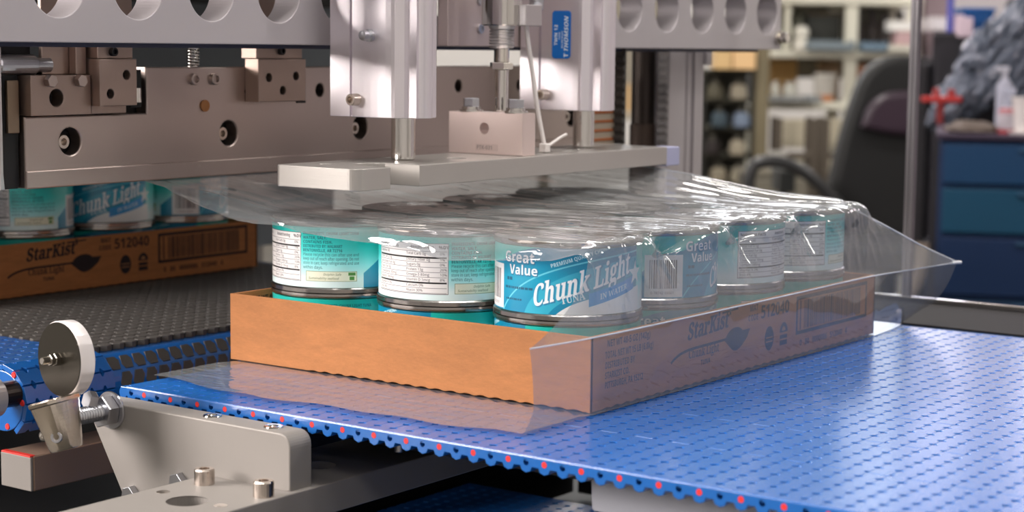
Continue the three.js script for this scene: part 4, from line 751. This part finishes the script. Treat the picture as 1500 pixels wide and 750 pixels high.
  // rack and timber post behind the frame post
  const rk = shopThing('parts_rack', 'dark rack of machine parts beyond the frame post', 'rack', 0.95, -0.9, 7.9);
  for (const x of [-0.13, 0.09]) part(rk, 'upright', rb(x - 0.012, x + 0.012, 0, 1.03, -0.02, 0.02), C(0x33332f));
  for (const y of [0.40, 0.54, 0.66, 0.78, 0.90, 1.028]) part(rk, 'rack_board', rb(-0.14, 0.10, y, y + 0.018, -0.3, 0.02), C(0x4c4a40));
  part(rk, 'back_sheet', rb(-0.14, 0.10, 0.02, 1.03, -0.315, -0.30), C(0x3c3a34));
  const rack = [[-0.09, 0.418, 0x9b917f], [0.02, 0.418, 0x3d413c], [-0.06, 0.558, 0xa69c88], [0.03, 0.558, 0xb0a894], [-0.09, 0.678, 0x2e2626], [0.02, 0.678, 0xb7ad99], [-0.06, 0.798, 0x4a5a66], [0.035, 0.798, 0x8fa0bb], [-0.08, 0.918, 0x5c584a], [0.02, 0.918, 0xb3aa98]];
  const rl = ['bottom', 'bottom', 'second', 'second', 'third', 'third', 'fourth', 'fourth', 'top', 'top'];
  rack.forEach(([x, y, c], k) => item('machine_part', `${k % 2 ? 'right' : 'left'} round part on the ${rl[k]} board of the dark rack`, 'machine part', 0.95 + x, y, 7.86, null, (t) => { part(t, 'body', turned([[0, 0], [0.034, 0], [0.038, 0.02], [0.03, 0.06], [0, 0.065]], V(0, 0, 0), V(0, 1, 0), 24), C(c)); part(t, 'cap', turned([[0, 0.06], [0.012, 0.06], [0.012, 0.085], [0, 0.085]], V(0, 0, 0), V(0, 1, 0), 16), C(0x5a574e)); }));
  carton('small pale tan box at the left on top of the dark rack', 0.884, 1.046, 0.068, 0.085, 0.2, 0xe0bd88, 7.8);
  carton('bright tan box at the right on top of the dark rack', 0.972, 1.046, 0.095, 0.095, 0.2, 0xf0c894, 7.8);
  const bp = shopThing('timber_post', 'brownish square post between the dark rack and the shelving', 'post', 1.055, -0.9, 7.75);
  part(bp, 'post', rb(-0.027, 0.027, 0.01, 2.1, -0.027, 0.027), C(0x7a7058)); part(bp, 'foot_plate', rb(-0.06, 0.06, 0, 0.012, -0.06, 0.06), C(0x555049));
  const wbn = shopThing('work_bench', 'grey work bench far behind the slide rod', 'bench', 0.5, -0.9, 7.7);
  part(wbn, 'top', rb(-0.4, 0.26, 0.84, 0.87, -0.25, 0.25), C(0xa69a88)); for (const x of [-0.37, 0.23]) for (const z of [-0.22, 0.22]) part(wbn, 'leg', rb(x - 0.02, x + 0.02, 0, 0.84, z - 0.02, z + 0.02), C(0x6e675c)); part(wbn, 'back_board', rb(-0.4, 0.26, 0.87, 1.5, -0.25, -0.235), C(0x8d867a));
  const tub = shopThing('white_tub', 'white round tub with a teal sticker beyond the slide rod', 'tub', 0.605, -0.03, 7.6);
  part(tub, 'tub', turned([[0, 0], [0.055, 0], [0.085, 0.05], [0.092, 0.12], [0.09, 0.19], [0, 0.19]], V(0, 0, 0), V(0, 1, 0), 40), C(0xe8e4da)); part(tub, 'sticker', new THREE.CylinderGeometry(0.0925, 0.087, 0.06, 24, 1, true, 0.0, 1.0).translate(0, 0.085, 0), C(0x2aa39c)); part(tub, 'lid', turned([[0, 0.19], [0.096, 0.19], [0.096, 0.205], [0, 0.207]], V(0, 0, 0), V(0, 1, 0), 40), C(0xc9bfa6));
  carton('tan box on the work bench left of the slide rod', 0.46, 0.87, 0.1, 0.11, 0.12, 0xb89a72, 7.62);
  // stools under the shelf
  for (const [lx, l] of [[1.20, 'left'], [1.40, 'right']]) {
    const s = shopThing('work_stool', `${l} dark wooden stool with a pale backboard under the shelving`, 'stool', lx, -0.9, 7.7);
    const dk = C(0x554c42), pale = C(0xbdb49f);
    for (const [x, z] of [[-0.075, 0], [0.075, 0], [-0.075, -0.16], [0.075, -0.16]]) part(s, 'leg', rb(x - 0.014, x + 0.014, 0, 0.845, z - 0.014, z + 0.014), dk);
    part(s, 'rail', rb(-0.08, 0.08, 0.67, 0.70, -0.014, 0.014), dk); part(s, 'seat', rb(-0.09, 0.09, 0.5, 0.53, -0.18, 0.03), dk);
    part(s, 'backboard', rb(-0.06, 0.06, 0.71, 0.835, -0.17, -0.15), pale); part(s, 'backboard', rb(-0.06, 0.06, 0.53, 0.66, -0.17, -0.15), pale);
  }
  const bk = shopThing('grey_tub', 'pale grey plastic tub on a low cabinet left of the stools', 'tub', 1.085, -0.26, 7.45);
  part(bk, 'tub', turned([[0, 0], [0.032, 0], [0.040, 0.075], [0.037, 0.075], [0.03, 0.004], [0, 0.004]], V(0, 0, 0), V(0, 1, 0), 24), C(0xb9b7b2)); part(bk, 'rim', turned([[0.037, 0.07], [0.043, 0.07], [0.043, 0.078], [0.037, 0.078]], V(0, 0, 0), V(0, 1, 0), 24), C(0xc4c2bd));
  const lc = shopThing('low_cabinet', 'low grey-brown cabinet under the grey tub', 'cabinet', 1.06, -0.9, 7.45);
  part(lc, 'carcass', rb(-0.12, 0.14, 0, 0.625, -0.15, 0.1), C(0x6c675c)); part(lc, 'top', rb(-0.13, 0.15, 0.625, 0.64, -0.16, 0.11), C(0x7f796c)); part(lc, 'door', rb(-0.11, 0.13, 0.03, 0.61, 0.1, 0.112), C(0x757064));

  // office chair
  const ch = shopThing('office_chair', 'black office chair with a curved armrest behind the film-wrapped tray', 'chair', 1.25, -0.9, 6);
  const s6 = 6 / 2660, P = (u, v) => [(u - 750) * s6 - 1.25, 0.9 + 0.232 - (v - 73) * s6];
  const leather = C(0x0b0b0e, { roughness: 0.55 });
  const back = new THREE.Shape(); back.moveTo(...P(1212, 352)); back.bezierCurveTo(...P(1222, 270), ...P(1236, 190), ...P(1262, 120)); back.bezierCurveTo(...P(1278, 86), ...P(1300, 80), ...P(1335, 80)); back.bezierCurveTo(...P(1385, 82), ...P(1408, 92), ...P(1408, 140)); back.lineTo(...P(1400, 352)); back.closePath();
  part(ch, 'backrest', new THREE.ExtrudeGeometry(back, { depth: 0.06, bevelEnabled: true, bevelThickness: 0.03, bevelSize: 0.03, bevelOffset: -0.03, bevelSegments: 5, curveSegments: 20 }).translate(0, 0, -0.16), leather);
  const pad = new THREE.Shape(); pad.moveTo(...P(1262, 185)); pad.bezierCurveTo(...P(1270, 140), ...P(1290, 132), ...P(1330, 132)); pad.lineTo(...P(1385, 135)); pad.lineTo(...P(1380, 190)); pad.bezierCurveTo(...P(1340, 200), ...P(1300, 198), ...P(1262, 185));
  part(ch, 'back_pad', new THREE.ExtrudeGeometry(pad, { depth: 0.03, bevelEnabled: true, bevelThickness: 0.02, bevelSize: 0.02, bevelOffset: -0.02, bevelSegments: 4 }).translate(0, 0, -0.06), C(0x3a2c38, { roughness: 0.35 }), 'dark purple pad');
  const armPts = [[1228, 302], [1195, 268], [1160, 243], [1125, 234], [1100, 240], [1092, 262], [1098, 300], [1120, 345], [1165, 372]].map(([u, v]) => V(...P(u, v), 0.08));
  part(ch, 'armrest', tube(armPts, 0.021, 80, 12), C(0x2c2c2e, { roughness: 0.35 }));
  part(ch, 'seat', rb(-0.28, 0.28, 0.42, 0.52, -0.3, 0.25, 0.04), leather);
  part(ch, 'column', rod(V(0, 0.09, 0), V(0, 0.43, 0), 0.03), M.blackSteel);
  for (let k = 0; k < 5; k++) { const a = k * 1.2566; part(ch, 'base_arm', rod(V(0, 0.09, 0), V(0.3 * Math.cos(a), 0.06, 0.3 * Math.sin(a)), 0.018), M.blackSteel); part(ch, 'caster', turned([[0, -0.015], [0.028, -0.015], [0.03, 0], [0.028, 0.015], [0, 0.015]], V(0.3 * Math.cos(a), 0.03, 0.3 * Math.sin(a)), V(Math.sin(a), 0, -Math.cos(a)), 16), M.black); }
  const lever = shopThing('floor_box', 'small dark box seen through the loop of the armrest', 'box', 0.985, -0.9, 6.6);
  part(lever, 'body', rb(-0.03, 0.03, 0.62, 0.70, -0.1, 0.1), C(0x1d1f1f)); part(lever, 'stand', rb(-0.012, 0.012, 0.01, 0.62, -0.012, 0.012), C(0x1d1f1f)); part(lever, 'foot', rb(-0.09, 0.09, 0, 0.012, -0.09, 0.09), C(0x1d1f1f));

  // blue cabinet with what stands on it
  const cb = shopThing('tool_cabinet', 'dark blue steel tool cabinet with a mauve top at the right edge', 'cabinet', 1.124, -0.9, 3.85, null, -0.232);
  const blue = C(0x06436c, { roughness: 0.5 }), navy = C(0x08305a, { roughness: 0.5 });
  part(cb, 'carcass', rb(-0.215, 0.40, 0.0, 0.945, -0.5, 0), navy);
  part(cb, 'top', rb(-0.222, 0.42, 0.945, 0.957, -0.52, 0.02, 0.003), C(0x3f3648, { roughness: 0.4 }), 'mauve-grey top');
  for (const [y0, y1, m, l] of [[0.85, 0.935, blue], [0.745, 0.84, C(0x05506e, { roughness: 0.5 })], [0.61, 0.735, navy], [0.535, 0.60, C(0x123f60, { roughness: 0.5 })], [0.40, 0.525, navy]]) { const d = part(cb, 'drawer', rb(-0.205, 0.39, y0, y1, 0.0, 0.014, 0.004), m); part(d, 'handle', rb(-0.05, 0.2, y1 - 0.014, y1 - 0.006, 0.014, 0.026, 0.003), C(0x2b5573, { roughness: 0.35 })); }
  part(cb, 'door', rb(-0.205, 0.39, 0.04, 0.39, 0, 0.014, 0.004), navy);
  const TOPC = 0.957;
  const cn = shopThing('cream_hose', 'curved cream hose hanging beside the blue cabinet next to the guard post', 'hose', 0.872, -0.34, 3.9);
  part(cn, 'hose', tube([V(0.015, 0.16, 0), V(0.012, 0.10, 0), V(-0.008, 0.05, 0), V(-0.045, 0.03, 0), V(-0.08, 0.035, 0.02)], 0.014, 40, 10), C(0xa69a88)); part(cn, 'hook', rod(V(0.015, 0.155, 0), V(0.05, 0.155, -0.1), 0.006), M.blackSteel);
  const sp = shopThing('spray_bottle', 'white and red spray bottle on the blue cabinet', 'bottle', 1.064, TOPC - 0.9, 3.92);
  const k4 = 0.0015;
  part(sp, 'body', turned([[0, 0], [0.020, 0], [0.021, 0.004], [0.021, 0.045], [0.016, 0.053], [0.008, 0.058], [0, 0.058]], V(0, 0, 0), V(0, 1, 0), 32), C(0xc3bfc4)); part(sp, 'red_band', turned([[0.0212, 0.004], [0.0214, 0.0005], [0.0214, 0.009], [0.0212, 0.0095]], V(0, 0, 0), V(0, 1, 0), 32), C(0xa22f33)); part(sp, 'shoulder', turned([[0.0214, 0.043], [0.0172, 0.053], [0.0165, 0.0535], [0.0212, 0.0425]], V(0, 0, 0), V(0, 1, 0), 32), C(0xb0363a), 'red shoulder');
  part(sp, 'trigger_head', [rod(V(0, 0.055, 0), V(0, 0.085, 0), 0.007), rb(-0.014, 0.016, 0.083, 0.097, -0.006, 0.006, 0.003)], C(0xbcc3d2));
  const wb = shopThing('white_bucket', 'white plastic bucket on the blue cabinet at the right edge', 'bucket', 1.10, TOPC - 0.9, 3.9);
  part(wb, 'bucket', turned([[0, 0.004], [0.026, 0.004], [0.032, 0.078], [0.030, 0.078], [0.024, 0.008], [0, 0.008]], V(0, 0, 0), V(0, 1, 0), 40), C(0xf2efe9)); part(wb, 'saucer', turned([[0, 0], [0.038, 0], [0.040, 0.006], [0.026, 0.006], [0, 0.005]], V(0, 0, 0), V(0, 1, 0), 40), C(0xe6e2dc)); part(wb, 'rim', turned([[0.030, 0.074], [0.034, 0.074], [0.034, 0.079], [0.030, 0.079]], V(0, 0, 0), V(0, 1, 0), 40), C(0xf4f2ec));
  const pb = shopThing('pump_bottle', 'clear pump bottle with a pale pump behind the white bucket', 'bottle', 1.098, TOPC - 0.9, 4.08);
  part(pb, 'bottle', turned([[0, 0], [0.018, 0], [0.018, 0.10], [0.009, 0.115], [0, 0.115]], V(0, 0, 0), V(0, 1, 0), 24), C(0xaeb3bf)); part(pb, 'pump', [rod(V(0, 0.11, 0), V(0, 0.135, 0), 0.006), rb(-0.022, 0.010, 0.13, 0.142, -0.006, 0.006, 0.003)], C(0xc8ccd4));
  const rc = shopThing('red_clamp', 'red bar clamp standing on the blue cabinet beside the guard post', 'clamp', 1.035, TOPC - 0.9, 4.42);
  part(rc, 'stand', rb(-0.008, 0.008, 0, 0.052, -0.008, 0.008, 0.003), C(0x8a2a28)); part(rc, 'bar', rb(-0.045, 0.05, 0.052, 0.066, -0.012, 0.012, 0.003), C(0xc43a34)); part(rc, 'jaw', rb(0.018, 0.034, 0.062, 0.083, -0.008, 0.008, 0.003), C(0xa5322e));
  part(rc, 'jaw', rb(-0.018, -0.004, 0.062, 0.085, -0.008, 0.008, 0.003), C(0xa5322e));
  const bb = shopThing('brown_rag', 'crumpled brown rag on the blue cabinet in front of the red clamp', 'rag', 1.0, TOPC - 0.9, 3.95);
  { const g = new THREE.SphereGeometry(0.05, 40, 24); const p = g.attributes.position; for (let i = 0; i < p.count; i++) { const x = p.getX(i), y = p.getY(i), z = p.getZ(i), k = 0.7 + 0.7 * fbm(x * 50 + 9, z * 50 + y * 40); p.setXYZ(i, x * k * 1.2, Math.max(0.001, (y + 0.02) * k * 0.35), z * k); } g.computeVertexNormals(); part(bb, 'cloth', g, C(0x6a6055)); }
  // crumpled clear plastic hanging over dark equipment
  const eq = shopThing('dark_machine', 'black machine standing behind the crumpled plastic sheeting', 'machine', 1.19, -0.9, 4.75, null, -0.245);
  part(eq, 'body', rb(-0.10, 0.4, 0, 1.17, -0.3, 0.1, 0.02), C(0x17181e)); part(eq, 'column', rb(0.08, 0.4, 1.15, 1.27, -0.3, 0.05, 0.02), C(0x1b1d26)); part(eq, 'side_unit', rb(-0.132, -0.1005, 0, 1.10, -0.2, 0.1, 0.01), C(0x111215)); part(eq, 'top_cover', rb(-0.10, 0.1, 1.15, 1.18, -0.28, 0.1, 0.01), C(0x14151a));
  const pl = shopThing('plastic_sheeting', 'crumpled blue-grey plastic sheeting bunched over the machine at the upper right', 'plastic sheet', 1.12, 0.05, 4.55);
  const plm = phys({ color: 0x66717e, roughness: 0.2, metalness: 0.0, clearcoat: 0.6, clearcoatRoughness: 0.15 });
  [[0.045, 0.10, 0.07, 0.05, 1], [0.10, 0.16, 0.08, 0.07, 2], [0.17, 0.21, 0.09, 0.09, 3], [0.05, 0.19, 0.06, 0.05, 4], [0.24, 0.26, 0.09, 0.10, 5], [-0.02, 0.07, 0.06, 0.05, 6], [0.13, 0.26, 0.06, 0.06, 7], [0.20, 0.12, 0.08, 0.07, 8]].forEach(([x, y, rx, ry, sd]) => {
    const g = new THREE.SphereGeometry(1, 64, 40), p = g.attributes.position;
    for (let i = 0; i < p.count; i++) { const a = p.getX(i), b = p.getY(i), c = p.getZ(i), k = 0.55 + 0.6 * ridge(a * 2.6 + sd * 7, b * 2.6 + c * 1.7 + sd) + 0.34 * ridge(a * 6 + sd, c * 5 + b * 6); const u = a * k * rx * 0.55, w = b * k * ry * 1.5; p.setXYZ(i, x + u * 0.8 + w * 0.6, y - u * 0.6 + w * 0.8, c * k * 0.05); }
    g.computeVertexNormals(); part(pl, 'fold', g, plm);
  });
  const bbn = shopThing('blue_bin', 'bright blue plastic bin half hidden by the crumpled plastic', 'bin', 1.18, 0.268, 4.78);
  part(bbn, 'bin', rb(-0.02, 0.06, 0.012, 0.075, -0.05, 0.05, 0.004), C(0x175a9c)); part(bbn, 'rim', rb(-0.024, 0.064, 0.068, 0.076, -0.054, 0.054, 0.003), C(0x1c66ac));
  const wx = shopThing('pink_white_carton', 'pinkish white carton below the blue bin', 'carton', 1.145, 0.268, 4.68);
  const m2 = C(0xe9d6de); part(wx, 'body', rb(-0.018, 0.02, -0.05 + 0.05, 0.05, -0.03, 0.03, 0.003), m2); part(wx, 'flap', rb(-0.018, -0.002, 0.05, 0.056, -0.03, 0.03, 0.002), m2);
  const pv = shopThing('violet_tube', 'violet-blue upright tube left of the blue bin', 'tube', 1.118, 0.268, 4.7);
  part(pv, 'tube', rod(V(0, 0, 0), V(0, 0.11, 0), 0.009), C(0x5d63b8)); part(pv, 'cap', rod(V(0, 0.11, 0), V(0, 0.122, 0), 0.010), C(0x8a84b8));
}
// clear guard panel with its edge profile
{
  const t = thing('safety_screen', 'clear safety screen with a slim grey edge profile on the far rail', 'safety screen', [-0.14, 0.0015, -0.80]);
  part(t, 'edge_profile', alongY([[-0.1430, -0.805], [-0.1355, -0.805], [-0.1355, -0.8015], [-0.1380, -0.8010], [-0.1380, -0.7990], [-0.1355, -0.7985], [-0.1355, -0.795], [-0.1380, -0.795], [-0.1388, -0.7962], [-0.1396, -0.795], [-0.1430, -0.795]].reverse(), -0.04, 0.42, { bevel: 0.0004 }), std({ color: 0x8a868a, metalness: 0.4, roughness: 0.5 }));
  part(t, 'pane', box(-0.1353, 0.75, -0.04, 0.42, -0.8012, -0.7988, 0), phys({ color: 0xf1eef2, transmission: 1, thickness: 0, roughness: 0.02, ior: 1.07 }), 'clear pane');
  part(t, 'sill', box(-0.2, 0.8, -0.06, -0.04, -0.83, -0.625), M.blackSteel);
}

renderer.render(scene, camera);
